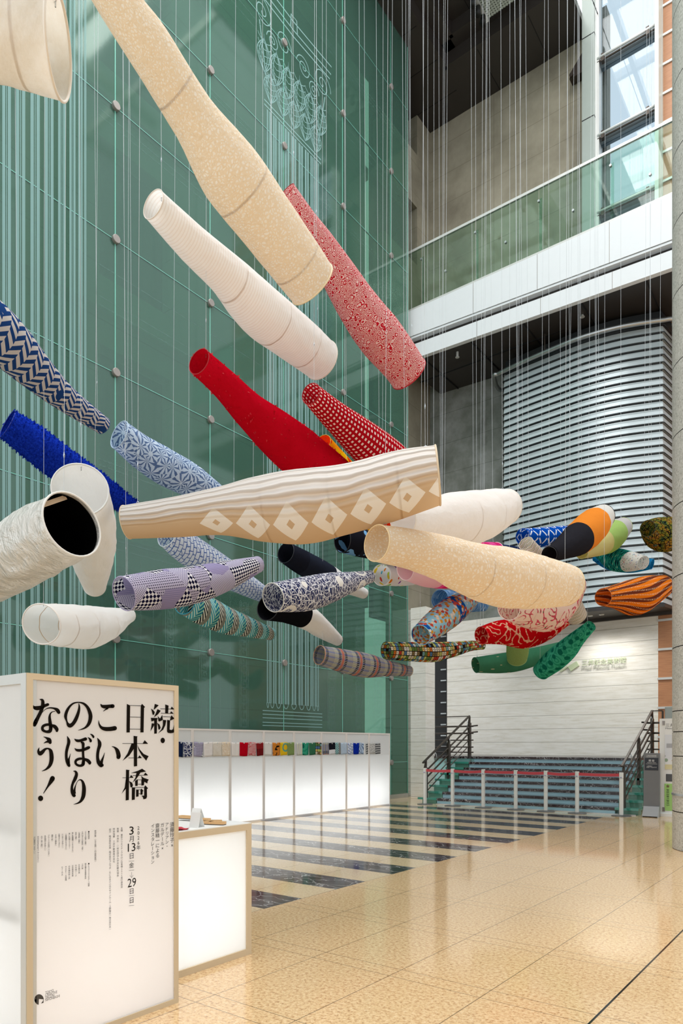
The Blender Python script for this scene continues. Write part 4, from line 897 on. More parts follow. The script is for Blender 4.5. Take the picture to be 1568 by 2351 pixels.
def latt(p, uv, u, v):
    a, b, _, _ = cells(p, p.m('ADD', u, v), p.m('SUBTRACT', u, v), .3, .3)
    k = p.m('MAXIMUM', p.m('MULTIPLY', p.gt(ab(p, a), .42), p.lt(ab(p, b), .34)), p.m('MULTIPLY', p.gt(ab(p, b), .42), p.lt(ab(p, a), .34)))
    return p.mix(k, '0f50b4', 'eaf0f6')
fab('lattice', 'bright_blue_white_lattice', latt, .3)
def wst(p, uv, u, v):
    x = p.m('ADD', v, p.m('MULTIPLY', p.m('SINE', p.m('MULTIPLY', u, 34)), .012)); f = p.fr(p.m('DIVIDE', x, .09))
    return p.ramp(f, [(0, 'f1ebe0'), (.2, '3a3a3c'), (.3, 'efe8dc'), (.5, '9a9440'), (.6, 'f1ebe0'), (.78, '8c3c44'), (.86, 'f1ebe0')], 'CONSTANT')
fab('wavestripe', 'thin_wavy_striped_knit', wst, .3)
fab('orangeblack', 'grey_orange_black_panels', band([(0, 'd8d4cd'), (.5, 'e88a34'), (1.45, '2b2a2f'), (2.62, '1e1d21')]), .18)
fab('lime', 'grey_lime_yellow_panels', band([(0, 'cbc6c4'), (.55, 'abc873'), (1.35, 'd8cd8c')]), .3)
def teal(p, uv, u, v):
    e = p.vor(p.map(uv, (1, 3.2, 1)), 9, 'DISTANCE_TO_EDGE'); k = p.noise(p.map(uv, (1, 4, 1)), 9, 2)
    c = p.ramp(k, [(.38, '12303c'), (.44, '1f8d88'), (.56, '45bda0'), (.66, 'dfe9d6')], 'CONSTANT')
    r = p.vor(p.map(uv, (1, 1, 1)), 24, 'F1', 1); d = p.vor(p.map(uv, (1, 2, 1), (0, 0, .5)), 20)
    w_ = p.mix(p.lt(d, .3), 'efeeea', hue(p, r, 1, 1, ['c83a3a', '3a66b8', 'efeeea', '3a8a70', '2b2b2b']))
    return p.mix(p.gt(v, .42), w_, c)
fab('teal', 'teal_brush_with_white_end', teal, .3)
fab('blueend', 'bright_blue_flecked_cloth', lambda p, uv, u, v: p.mix(p.gt(p.noise(uv, 16, 1), .62), '1d7fb6', '0e4d7c'), .3)
fab('mesh', 'dark_green_gold_netting', lambda p, uv, u, v: p.mix(p.lt(p.vor(p.map(uv, (1.6, 1, 1)), 11, 'DISTANCE_TO_EDGE'), .07), p.ramp(p.noise(uv, 6, 3), [(.35, '21483c'), (.48, '7c7a2c'), (.58, 'a8752c'), (.68, '2f6a62')]), '15181a'), .3)
def orng(p, uv, u, v):
    s = p.stripe(p.m('ADD', u, p.m('MULTIPLY', v, .08)), .15, .45); t = p.m('MULTIPLY', p.stripe(u, .075, .3, .2), p.stripe(p.m('ADD', v, p.m('MULTIPLY', p.noise(uv, 20, 1), .04)), .045, .32))
    return p.mix(p.m('MULTIPLY', t, .75), p.mix(s, 'e87a1c', '6f3524'), 'f2d5b0')
fab('orange', 'orange_brown_stitched_stripes', orng, .3)
def wig(p, uv, sc, wd):
    n = p.m('SUBTRACT', p.noise(uv, sc, 0), .5); return p.m('MULTIPLY', p.lt(ab(p, n), wd), p.gt(p.noise(p.map(uv, (1, 1, 1), (0, 0, 0), (5, 3, 0)), sc*.8, 0), .4))
fab('snake', 'red_cloth_cream_curls', lambda p, uv, u, v: p.mix(wig(p, uv, 6.5, .045), 'c40f16', p.mix(p.lt(p.vor(uv, 40, 'DISTANCE_TO_EDGE'), .08), 'f0d9b4', 'cf5a48')), .3)
fab('rose', 'pale_rose_garland_cloth', lambda p, uv, u, v: p.mix(wig(p, uv, 7.5, .05), 'f4dfd0', p.mix(p.gt(p.noise(uv, 34, 1), .5), 'd6405c', p.mix(p.gt(p.noise(uv, 25, 1), .55), 'e87c8c', '4a7a4c'))), .42)
def flor(p, uv, u, v):
    k = p.noise(uv, 8, 5, .75); d = p.vor(uv, 14, 'F1', 0); r = p.vor(uv, 14, 'F1', 1)
    c = p.mix(p.lt(p.m('ADD', d, p.m('MULTIPLY', k, -.5)), .26), p.mix(p.stripe(v, 1.3, .22, .15), '9fd2e4', '1a5cae'), hue(p, r, 1, 1, ['d8862c', 'f4ead8', 'c94a34', 'e3a03a', 'f2d9b8', 'd65a4a']))
    return c
fab('floral', 'light_blue_blossom_cloth', flor, .3)
fab('denim', 'washed_blue_cloth', lambda p, uv, u, v: p.ramp(p.noise(p.map(uv, (1, 3, 1)), 6, 4), [(.35, '4f7fb8'), (.5, '6f9bcb'), (.65, 'b4cfe6')]), .35)
def pixel(p, uv, u, v):
    a, b, r, rc = cells(p, u, v, .075, .062); sq = p.m('MULTIPLY', p.lt(ab(p, a), .41), p.lt(ab(p, b), .41)); inn = p.m('MULTIPLY', p.lt(ab(p, a), .1), p.lt(ab(p, b), .1))
    pal = ['f2f0ea', 'e9c779', '2b2724', 'e07b33', '6f8f4e', '5d87b5', 'cfd77d', 'c9483a', '87b8bc', 'f0e6d0', '8f7a54']
    c = p.ramp(r, [(i/11, c) for i, c in enumerate(pal)], 'CONSTANT')
    return p.mix(p.m('MULTIPLY', sq, p.m('SUBTRACT', 1.0, inn)), '2a2523', c)
fab('pixel', 'dark_cloth_coloured_tiles', pixel, .2)
def plaid(p, uv, u, v):
    c = p.mix(p.m('MULTIPLY', p.stripe(u, .09, .3), .6), 'a8a49f', '6878b8')
    c = p.mix(p.m('MULTIPLY', p.stripe(v, .42, .13, .1), .75), c, 'd0704f')
    chk = p.m('MULTIPLY', p.stripe(u, .028, .5), p.stripe(v, .022, .5)); z1 = p.m('MAXIMUM', p.stripe(v, .42, .13, .27), p.stripe(v, .42, .13, -.06))
    c = p.mix(p.m('MULTIPLY', z1, p.stripe(u, .028, .5)), c, '20222c'); c = p.mix(p.m('MULTIPLY', p.stripe(v, .42, .2, .5), p.m('MULTIPLY', chk, .9)), c, 'dfe0a4')
    return c
fab('plaid', 'grey_orange_plaid', plaid, .25)
fab('dash', 'dark_green_with_dashes', lambda p, uv, u, v: p.mix(p.lt(p.vor(p.map(uv, (3.2, 1, 1), (0, 0, .6)), 3.4, 'F1', 0, 1.0), .16), p.mix(p.noise(uv, 3), '386c50', '4a8a68'), 'b8b490'), .25)
fab('moss', 'light_moss_green_cloth', lambda p, uv, u, v: p.mix(p.noise(uv, 30, 3), 'a3b777', '8aa45e'), .35)
def dts(p, uv, u, v):
    d = p.vor(uv, 6, 'F1', 0, .35); rg = p.vor(p.map(uv, (1, 1, 1), (0, 0, 0), (.4, .2, 0)), 7)
    c = p.mix(p.stripe(rg, .35, .5), '2f9a7a', '45b492'); return p.mix(p.lt(d, .33), c, '17705c')
fab('dots', 'emerald_cloth_dark_dots', dts, .3)
fab('mist', 'pale_blue_white_cloth', lambda p, uv, u, v: p.mix(p.noise(uv, 7), 'dbe6f0', 'b8cfe4'), .35)
fab('coral', 'coral_print_white', lambda p, uv, u, v: p.mix(p.m('MULTIPLY', p.lt(p.vor(uv, 6), .45), p.gt(p.noise(uv, 60, 1), .45)), 'f3efea', 'ea9a84'), .3)
fab('orangeblackprint', 'orange_with_black_marks', lambda p, uv, u, v: p.mix(p.gt(p.noise(p.map(uv, (1, 2.2, 1), (0, 0, .8)), 9, 0), .6), 'e0913a', '241c18'), .3)
fab('yellowring', 'yellow_with_teal_rings', lambda p, uv, u, v: p.mix(p.lt(p.m('ABSOLUTE', p.m('SUBTRACT', p.n('VectorMath', {0: p.n('VectorMath', {0: uv, 1: (.17, .16, 0)}, operation='SUBTRACT').outputs[0]}, operation='LENGTH').outputs['Value'], .075)), .018), 'f4cf2c', '6fb3a2'), .3)
fab('thin', 'pale_thin_stripes', lambda p, uv, u, v: p.ramp(p.fr(p.m('DIVIDE', u, .06)), [(0, 'efeee8'), (.35, 'a9a4b8'), (.5, 'efeee8'), (.75, 'd8dc7c'), (.9, 'efeee8')], 'CONSTANT'), .35)
fab('redbar', 'dark_red_with_stripes', lambda p, uv, u, v: p.mix(p.m('MULTIPLY', p.lt(v, .14), p.stripe(u, .028, .4)), p.mix(p.m('MULTIPLY', p.gt(v, .25), p.stripe(u, .045, .5)), '9c2a2c', 'f2ece8'), '2a1214'), .3)
fab('greystripe', 'grey_and_black_bars', lambda p, uv, u, v: p.mix(p.stripe(v, .055, .42), 'b4b4b2', '4a4a4c'), .2)
fab('greyprint', 'grey_flecked_print', lambda p, uv, u, v: p.mix(p.gt(p.noise(uv, 55, 1), .57), 'd9d7d2', '3c4048'), .2)
fab('lining', 'black_lining', lambda p, uv, u, v: p.mix(p.noise(uv, 3), '050505', '090909'), 0.02)
# ---- cloth swatches in a row on the long display wall
def swatch(key, x0, x1, label, sk=0.0):
    f = lambda x, y: onX(400+x*.33163, 1650+y*.33163, WX+.012)
    a, c2 = f(x0, 164), f(x1, 164); zt, zb = 1.566, 1.30; N = 8; vs = []; uvs = []
    for i in range(N+1):
        for j in range(N+1):
            s, t_ = i/N, j/N; wob = .006*math.sin(s*5+t_*2+x0)*(1-t_*.5)
            y = a.y+(c2.y-a.y)*(s*(1-.06*(1-t_))+.03*(1-t_)*math.sin(x0))
            vs.append((WX+.014+wob+.006*(1-t_), y, zb+(zt-zb)*t_-.006*math.sin(s*3+x0))); uvs.append((s*(c2.y-a.y), t_*(zt-zb)))
    me = bpy.data.meshes.new('fabric_swatch'); og = Vector(((WX+.014), (a.y+c2.y)/2, zb))
    me.from_pydata([Vector(q)-og for q in vs], [], [(i*(N+1)+j, (i+1)*(N+1)+j, (i+1)*(N+1)+j+1, i*(N+1)+j+1) for i in range(N) for j in range(N)])
    l = me.uv_layers.new(name='UVMap')
    for lp in me.loops: l.data[lp.index].uv = uvs[lp.vertex_index]
    for q in me.polygons: q.use_smooth = True
    me.materials.append(FAB[key]); o = bpy.data.objects.new('fabric_swatch', me); col.objects.link(o); o.location = og; ORG[o.name] = og
    so = o.modifiers.new('thickness', 'SOLIDIFY'); so.thickness = .002
    b = MB(); b.cyl((WX-.004, og.y, 1.55), (WX+.024, og.y, 1.55), .012, 10); b.build('pin', M['alu'], o)
    setp(o, label, 'fabric swatch', 'fabric swatches pinned along the display wall')
for a in (('navy', 30, 62, 'plain black-navy swatch, leftmost on the display wall beside the tall sign'), ('fan', 63, 125, 'navy and white fan print swatch on the display wall'), ('lavender', 137, 202, 'lavender swatch with navy checks on the display wall'),
          ('gauze', 203, 266, 'off-white swatch directly right of the lavender checked one'), ('corner', 267, 329, 'pale cream swatch, middle of the three plain pale ones in a row'), ('bigcream', 330, 388, 'yellowish cream swatch, right of two paler plain ones'),
          ('blanc', 396, 452, 'white gridded gauze swatch just left of the plain red one'), ('redtuft', 452, 511, 'plain bright red swatch on the display wall'), ('redline', 513, 567, 'red and white curly line swatch on the display wall'), ('redbar', 567, 616, 'dark red swatch with black stripes and a row of white squares'),
          ('coral', 626, 678, 'white swatch with coral rounds on the display wall'), ('orangeblackprint', 679, 733, 'orange swatch with black marks on the display wall'), ('yellowring', 731, 781, 'yellow swatch with a teal ring on the display wall'), ('moss', 781, 830, 'olive green swatch right of the yellow one'),
          ('thin', 843, 886, 'pale swatch with thin grey and yellow upright stripes'), ('dots', 886, 930, 'emerald swatch with dark dots on the display wall'), ('dash', 931, 977, 'dark green swatch right of the emerald dotted one'), ('pixel', 978, 1021, 'dark swatch with coloured tiles on the display wall'),
          ('plaid', 1027, 1070, 'grey, blue and yellow plaid swatch on the display wall'), ('blackwhiteflat', 1070, 1113, 'black over white swatch on the display wall'), ('arrowswatch', 1115, 1152, 'teal and grey diagonal striped swatch on the display wall'), ('mist', 1152, 1195, 'very pale blue swatch right of the teal striped one'),
          ('maze', 1200, 1238, 'white swatch with blue branching lines on the display wall'), ('shaggy', 1238, 1279, 'plain cobalt blue fringed swatch on the display wall'), ('leaf', 1280, 1313, 'light blue leaf print swatch on the display wall'), ('greystripe', 1327, 1340, 'narrow twisted dark striped swatch hanging near the right end'),
          ('greyprint', 1354, 1391, 'grey flecked swatch second from the right end of the row'), ('greystripe', 1391, 1426, 'grey and black barred swatch, rightmost of the row')): swatch(*a)
# ================================================================== SIGNS AT THE BACK
M['palegreen'] = plain('pale_green_metal_letter', 'c6d2ae', .4, .05); M['palegrey'] = plain('pale_grey_metal_letter', 'b9bbae', .4, .1)
WSY = BY-.03; a = onY(1336, 1529, WSY); c2 = onY(1437, 1529, WSY); wd = c2.x-a.x
t = thing('museum_wall_sign', (a.x+wd/2, WSY, a.z), 'pale green raised Japanese and English museum name on the travertine wall', 'wall sign')
b = MB(); zt = onY(1336, 1514.5, WSY).z; fit(b, '三井記念美術館', (a.x, WSY, a.z), (1, 0, 0), (0, 0, 1), wd, zt-a.z)
def extr(b, d=.02):
    n = len(b.v); m = len(b.f); b.v += [v+Vector((0, d, 0)) for v in b.v]; ed = {}
    for f in b.f[:m]:
        for i in range(len(f)): e = (f[i], f[(i+1) % len(f)]); ed[e] = 1
    for (i, j) in list(ed):
        if (j, i) not in ed: b.f.append([j, i, n+i, n+j]); b.m.append(0)
extr(b, .008); b.build('kanji_letters', M['palegreen'], t)
b = MB(); z0, z1 = onY(1336, 1538.5, WSY).z, onY(1336, 1530, WSY).z; fit(b, 'Mitsui Memorial Museum', (a.x, WSY, z0), (1, 0, 0), (0, 0, 1), wd, z1-z0); extr(b, .006); b.build('latin_letters', M['palegrey'], t)
for q4 in (((1303, 1530), (1323, 1518), (1329, 1528), (1310, 1541)), ((1284, 1541), (1301, 1529), (1304, 1531), (1287, 1543))):
    b = MB(); P4 = [onY(u, v, BY-.05) for u, v in q4]; b.prism(P4, (0, .045, 0)); b.build('emblem_square', M['palegreen'], t)
# grey opening hours board
YI = 15.57; a = onY(1477, 1874, YI); wd = onY(1514.5, 1874, YI).x-a.x; hh = onY(1477, 1729, YI).z
t = thing('hours_board', (a.x+wd/2, YI, 0), 'slim grey standing board with dark opening notice at the right foot of the stairs', 'sign')
b = MB(); b.bbox(a.x, a.x+wd, YI, YI+.06, .0, hh, .006); b.build('board', plain('mid_grey_board', '77787a', .5, .1), t)
b = MB(); b.box(a.x+wd*.09, a.x+wd*.92, YI-.006, YI-.001, hh*.73, hh*.925); b.build('notice_plate', plain('dark_slate_plate', '2d303a', .5), t)
b = MB(); b.prism([(a.x+wd*.03, YI-.16, .02), (a.x+wd*.97, YI-.16, .02), (a.x+wd*.97, YI-.02, .22), (a.x+wd*.03, YI-.02, .22)], (0, .02, -.005)); b.prism([(a.x+wd*.03, YI-.16, .0), (a.x+wd*.03, YI-.0, 0), (a.x+wd*.03, YI-.0, .22), (a.x+wd*.03, YI-.03, .22)], (.01, 0, 0)); b.prism([(a.x+wd*.96, YI-.16, .0), (a.x+wd*.96, YI-.0, 0), (a.x+wd*.96, YI-.0, .22), (a.x+wd*.96, YI-.03, .22)], (.01, 0, 0)); b.build('sloping_foot', plain('light_grey_foot', 'a2a3a5', .4, .2), t)
b = MB(); yy = YI-.008
for tx, x0, x1, z0, z1 in (('三井記念美術館', .2, .8, .945, .97), ('Mitsui Memorial Museum', .2, .8, .933, .942)): fit(b, tx, (a.x+wd*x0, YI-.002, hh*z0), (1, 0, 0), (0, 0, 1), wd*(x1-x0), hh*(z1-z0))
b.build('white_lettering', M['white'], t); b = MB()
for tx, x0, x1, z0, z1 in (('開 館', .34, .68, .865, .90), ('Museum Open', .24, .78, .842, .858), ('入館時間は', .2, .55, .787, .803), ('10:00〜16:30です', .2, .82, .768, .784)): fit(b, tx, (a.x+wd*x0, yy, hh*z0), (1, 0, 0), (0, 0, 1), wd*(x1-x0), hh*(z1-z0))
b.build('white_lettering', M['white'], t)
b = MB(); b.box(a.x+wd*.16, a.x+wd*.86, yy, yy+.002, hh*.828, hh*.831); b.build('rule_line', M['white'], t)
# white poster panel, partly behind the pillar
YP = 15.85; a = onY(1514, 1868, YP); hp = onY(1516, 1650, YP).z; wd = .95
t = thing('poster_panel', (a.x+wd/2, YP, 0), 'tall white poster panel standing half behind the stone pillar', 'poster panel')
b = MB(); b.box(a.x, a.x+wd, YP, YP+.05, .06, hp); b.build('panel', M['white'], t)
b = MB(); b.box(a.x-.01, a.x+wd, YP-.05, YP+.2, 0, .06); b.build('base', M['white'], t)
for z0 in (.1, hp-.14): b = MB(); b.box(a.x+.06, a.x+.11, YP-.01, YP, z0, z0+.09); b.build('clip', M['disc'], t)
px = lambda v: onY(1530, v, YP).z
def sheet(name, v0, v1, colr, x0=.11, x1=.85):
    b = MB(); b.box(a.x+x0, a.x+x1, YP-.008, YP-.002, px(v1), px(v0)); return b.build(name, colr, t)
p = NT('pale_exhibition_poster'); P = p.geo(); z = p.xyz(P)[2]
k = p.vor(P, 9, 'F1', 1); base = p.mix(p.lt(z, px(1744)), 'e6e8ee', p.mix(p.lt(z, px(1755)), 'f0f0f0', 'e6dcae'))
blob = p.m('MULTIPLY', p.m('MULTIPLY', p.lt(p.vor(P, 9), .34), p.lt(z, px(1735))), p.gt(z, px(1756))); M['poster'] = p.pbr(p.mix(blob, base, hue(p, k, 1, 1, ['a8764a', '9db49a', 'b98a54', '5d6d5c'])), .5)
sheet('exhibition_poster', 1687, 1766, M['poster'])
b = MB(); b.box(a.x+.14, a.x+.6, YP-.011, YP-.0085, px(1717), px(1707)); b.build('grey_photo', plain('grey_photo_print', 'b3b3b8', .5), t)
sheet('dark_sheet', 1777, 1794, plain('dark_grey_sheet', '55565a', .5), .13)
sheet('green_notice', 1799, 1861, plain('light_green_paper', 'a9d67c', .6), .10)
b = MB(); qx = onY(1533, 1830, YP).x; zt, zb2 = px(1811), px(1851); pitch = (zt-zb2)/8
for i, ch in enumerate('警察官重点警戒中'): fit(b, ch, (qx-.025, YP-.011, zt-pitch*(i+.92)), (1, 0, 0), (0, 0, 1), .058, pitch*.82)
fit(b, '三井記念美術館', (a.x+.12, YP-.002, px(1669)), (1, 0, 0), (0, 0, 1), .62, px(1661)-px(1669)); fit(b, 'Mitsui Memorial Museum', (a.x+.12, YP-.002, px(1674)), (1, 0, 0), (0, 0, 1), .62, px(1670.5)-px(1674))
b.build('black_lettering', plain('dark_print', '3a3a38', .7), t); b = MB()
st_ = [(qx+.004+(.042 if k % 2 == 0 else .02)*math.sin(k*PI/5), YP-.011, px(1805)+(.042 if k % 2 == 0 else .02)*math.cos(k*PI/5)) for k in range(10)]
b.add([(qx+.004, YP-.011, px(1805))]+st_, [(0, i, i % 10+1) for i in range(1, 11)]); b.build('star_emblem', plain('brown_print', '7a6a4c', .7), t)
q = onY(1526, 1650, 17.5); q2 = onY(1526, 1622, 17.5); b = MB(); b.bbox(q.x, q.x+.9, 17.5, 18.0, 0, q2.z, .02)
o = setp(b.build('grey_booth', plain('grey_booth_panel', '9da39f', .4, .2)), 'plain grey box-like booth rising behind the white poster panel', 'booth')
# ================================================================== CARP STREAMERS
# name: fabric, stations wide end -> narrow end as (column, row, half width) measured in the photograph, distances of both ends, where the camera-facing side looks open, label
M['hoop'] = plain('split_bamboo_hoop', 'e8dfd2', .5); M['hooptape'] = plain('tan_hoop_tape', 'cdb396', .7); M['eye'] = plain('eye_bolt', 'c9ccd0', .25, .9)
STR = {
'corner': ([(134,102,98),(0,75,90),(-160,45,84),(-420,-5,66),(-640,-50,48)],3.6,3.42,'pale washi paper streamer cut off by the upper left corner','efe6da',.02),
'bigcream': ([(716,652,57),(693,620,60),(604,500,67),(526,395,72),(443,270,54),(345,113,53),(291,36,49),(215,-75,42),(150,-170,34)],6.3,4.4,'longest mottled cream streamer, slanting down from the top edge','ecd8b2',.02),
'gauze': ([(737,826,45),(680,779,51),(592,709,56),(514,626,45),(440,559,40),(352,469,33)],7.8,5.8,'translucent white gauze streamer below the longest cream one','e6dbd0',.016),
'redline': ([(938,858,44),(917,828,46),(870,769,51),(817,697,46),(745,580,36),(700,510,28),(658,440,22)],8.8,7.2,'red streamer with white line circles, highest of the red ones','b01622',.01),
'redtuft': ([(800,1125,46),(760,1095,50),(700,1050,55),(645,1005,52),(575,945,40),(517,885,33),(457,830,30)],8.4,6.2,'plain bright red tufted streamer left of the red checked one','a80a18',.012),
'redcheck': ([(940,1105,45),(890,1062,50),(835,1013,44),(768,955,32),(714,904,24)],9.0,6.9,'red streamer with a grid of white squares','a80a18',.01),
'flame': ([(872,1188,38),(835,1145,42),(790,1082,28),(742,1016,19)],10.8,9.0,'yellow, orange and red flame streamer mostly behind the beige diamond one','d9a018',.01),
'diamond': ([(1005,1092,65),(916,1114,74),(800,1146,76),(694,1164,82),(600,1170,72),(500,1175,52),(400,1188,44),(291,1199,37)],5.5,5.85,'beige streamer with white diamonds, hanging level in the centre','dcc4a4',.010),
'chevron': ([(-120,670,55),(-40,735,60),(20,790,56),(88,859,42),(150,915,30),(236,977,20)],6.6,8.6,'navy and grey herringbone streamer entering from the left edge','24447c',.01),
'shaggy': ([(17,973,34),(75,1015,40),(150,1072,40),(215,1110,32),(262,1140,25),(305,1168,20)],8.6,9.8,'shaggy cobalt blue streamer at the left edge','12309c',.01),
'leaf': ([(274,998,33),(320,1035,37),(375,1070,41),(440,1105,37),(500,1143,27),(540,1168,20)],9.4,11.0,'light blue streamer with indigo leaf print above the beige one','b9cde2',.012),
'silver': ([(166,1204,74),(60,1262,77),(-50,1320,70),(-130,1362,52),(-200,1400,40)],4.6,5.9,'large silver streamer with black inside, facing us at the left edge','e6e2dc',.06),
'pearl': ([(184,1124,62),(198,1180,62),(208,1240,56),(212,1290,44),(217,1345,25)],5.6,7.8,'pearly white streamer with open round mouth behind the silver one','dddbd7',.035),
'white': ([(95,1433,46),(150,1437,49),(200,1440,49),(245,1432,37),(280,1418,22),(296,1413,16)],7.6,9.9,'plain white streamer hanging lowest at the far left','f1e8e1',.03),
'lavender': ([(285,1363,39),(370,1354,45),(440,1344,42),(500,1328,36),(550,1311,27),(592,1296,18)],8.0,9.8,'lavender patchwork streamer with black and white checks','b8aed0',.012),
'maze': ([(385,1225,32),(430,1260,36),(500,1305,34),(560,1340,26),(608,1367,18)],10.2,12.0,'white streamer with blue branching lines behind the lavender one','dfe6f0',.01),
'arrow': ([(425,1378,33),(470,1402,35),(520,1425,31),(570,1440,23),(622,1456,14)],10.4,12.3,'teal, black and white arrow striped streamer below the lavender one','2f8fa4',.012),
'inkwhite': ([(656,1269,24),(700,1295,28),(750,1322,27),(800,1347,17),(836,1363,12)],12.0,14.0,'dark navy streamer with white tail above the navy fan print one','20232c',.012),
'blackwhite': ([(615,1395,30),(660,1400,31),(705,1418,28),(738,1442,23),(776,1470,13)],11.4,13.4,'black mouthed streamer with long white tail under the navy fan print one','15161a',.014),
'fan': ([(627,1372,33),(700,1364,39),(755,1350,34),(810,1335,22),(850,1324,14)],10.2,12.0,'navy streamer with white fan and circle print','e9e6e0',.012),
'denimblack': ([(786,1240,28),(850,1250,32),(920,1258,30),(980,1262,20),(1020,1264,14)],11.5,13.2,'black streamer with blue patches peeking out under the beige diamond one','15161a',.012),
'pink': ([(930,1306,26),(985,1313,36),(1050,1307,40),(1105,1283,36),(1140,1268,22)],12.0,13.6,'pale pink streamer with magenta end, mostly behind the large cream one','f3d6d8',.01),
'navy': ([(1010,1275,28),(1080,1272,27),(1140,1270,21),(1198,1270,13)],14.4,15.8,'plain navy streamer whose tail shows above the large cream one','18233f',.01),
'polka': ([(876,1320,24),(920,1321,24),(960,1321,20),(1000,1320,14)],12.4,14.4,'white streamer with rainbow coloured dots','f2eeea',.012),
'cream': ([(1300,1345,45),(1285,1343,50),(1220,1336,62),(1150,1325,67),(1075,1305,59),(1010,1280,50),(940,1261,45),(865,1247,41)],7.4,5.5,'large mottled cream streamer at right of centre, its narrow open end towards us','ead0a4',.03),
'blanc': ([(1163,1164,38),(1140,1172,47),(1095,1187,58),(1045,1189,56),(985,1192,46),(925,1192,36)],9.2,7.5,'thin white cloth streamer above the large cream one','ece0d4',.02),
'lattice': ([(1200,1232,18),(1240,1234,22),(1290,1228,20),(1335,1221,13)],13.6,15.2,'bright blue streamer with white lattice strokes','0f50b4',.01),
'wavestripe': ([(1325,1415,22),(1312,1395,26),(1280,1342,27),(1240,1287,20),(1207,1247,17)],14.0,12.4,'thin wavy striped cream streamer passing behind the large cream one','d8d0c0',.012),
'orangeblack': ([(1384,1186,27),(1360,1208,38),(1330,1235,38),(1293,1258,26),(1261,1273,18)],13.0,11.2,'black, orange and grey panelled streamer before the louvred bay','2b2a2f',.016),
'lime': ([(1430,1210,21),(1418,1219,27),(1396,1236,33),(1368,1252,25),(1335,1268,15)],14.6,13.0,'yellow, lime green and grey streamer behind the orange and black one','b9c67c',.016),
'teal': ([(1477,1292,15),(1450,1290,22),(1415,1285,26),(1385,1270,18),(1365,1260,11)],13.8,15.3,'teal brush-stroke streamer with flecked white mouth','dfe3dc',.012),
'blueend': ([(1497,1295,12),(1450,1298,17),(1400,1290,18),(1365,1278,10)],15.2,16.0,'bright blue flecked streamer behind the teal one','1d7fb6',.01),
'mesh': ([(1487,1213,18),(1512,1225,36),(1538,1227,38),(1575,1216,30),(1610,1208,22)],13.0,14.6,'dark green and gold netted streamer half behind the stone pillar','3a3f28',.012),
'orange': ([(1518,1347,26),(1490,1358,36),(1457,1371,42),(1420,1370,29),(1385,1371,20)],13.6,12.0,'orange and brown stitched stripe streamer near the pillar','b8642a',.012),
'snake': ([(1105,1459,20),(1150,1452,28),(1200,1455,34),(1245,1445,30),(1285,1427,20),(1308,1416,15)],13.0,14.5,'red streamer with cream curling bands','b01018',.012),
'rose': ([(1168,1396,28),(1215,1400,44),(1255,1395,54),(1290,1372,45),(1318,1345,28)],11.0,12.8,'pale streamer with rose garlands under the large cream one','f2dcd4',.012),
'floral': ([(966,1458,24),(1000,1432,31),(1035,1405,33),(1070,1378,26),(1095,1357,18)],12.4,14.2,'light blue streamer with orange and red blossoms','8fc8e0',.012),
'denim': ([(1010,1376,22),(1045,1380,24),(1080,1385,20),(1110,1390,13)],14.4,15.9,'washed blue streamer behind the blossom one','6f9bcb',.012),
'pixel': ([(886,1494,20),(940,1496,22),(996,1497,23),(1045,1490,17),(1080,1483,12),(1108,1482,9.5)],13.6,14.9,'dark streamer covered in small coloured tiles','2a2523',.01),
'plaid': ([(733,1504,22),(790,1518,27),(840,1528,28),(886,1534,19),(940,1541,11.5)],12.5,14.0,'grey plaid streamer lowest in front of the green glass','c99a78',.012),
'dash': ([(1092,1527,18),(1150,1523,23),(1200,1515,23),(1250,1500,18),(1297,1483,12)],15.6,16.3,'dark green streamer with short pale dashes','386c50',.01),
'moss': ([(1187,1512,22),(1188,1498,25),(1189,1470,24),(1190,1440,13)],15.5,14.7,'light moss green streamer hanging steeply below the red curled one','9bb070',.012),
'dots': ([(1242,1542,20),(1270,1518,26),(1300,1492,25),(1328,1463,18),(1356,1437,13)],14.2,12.8,'emerald streamer with dark dots, its narrow open end up','1f8064',.012),
'mist': ([(1020,1325,14),(1000,1330,12),(980,1336,8)],14.4,15.0,'pale blue white streamer tip right of the rainbow dotted one','dbe6f0',.01),
}
SHORT = {'corner':'corner washi streamer','bigcream':'longest cream streamer','gauze':'white gauze streamer','redline':'red line circle streamer','redtuft':'plain red streamer','redcheck':'red checked streamer','flame':'flame streamer','diamond':'beige diamond streamer','chevron':'navy herringbone streamer','shaggy':'shaggy blue streamer','leaf':'light blue leaf streamer','silver':'silver streamer','pearl':'pearly white streamer','white':'plain white streamer at far left','lavender':'lavender patchwork streamer','maze':'blue branch line streamer','arrow':'teal arrow streamer','inkwhite':'navy streamer with white tail','blackwhite':'black and white streamer','fan':'navy fan print streamer','denimblack':'black and blue streamer','pink':'pale pink streamer','navy':'plain navy streamer','polka':'rainbow dotted streamer','cream':'large cream streamer at right','blanc':'thin white streamer at right','lattice':'blue lattice streamer','wavestripe':'wavy striped streamer','orangeblack':'orange and black streamer','lime':'lime and yellow streamer','teal':'teal brush streamer','blueend':'blue flecked streamer','mesh':'green netted streamer','orange':'orange striped streamer','snake':'red curled streamer','rose':'rose garland streamer','floral':'blossom streamer','denim':'washed blue streamer','pixel':'coloured tile streamer','plaid':'grey plaid streamer','dash':'dark green dashed streamer','moss':'moss green streamer','dots':'emerald dotted streamer','mist':'pale blue streamer tip'}
TOPZ = 25.95; NS, NR = 48, 44
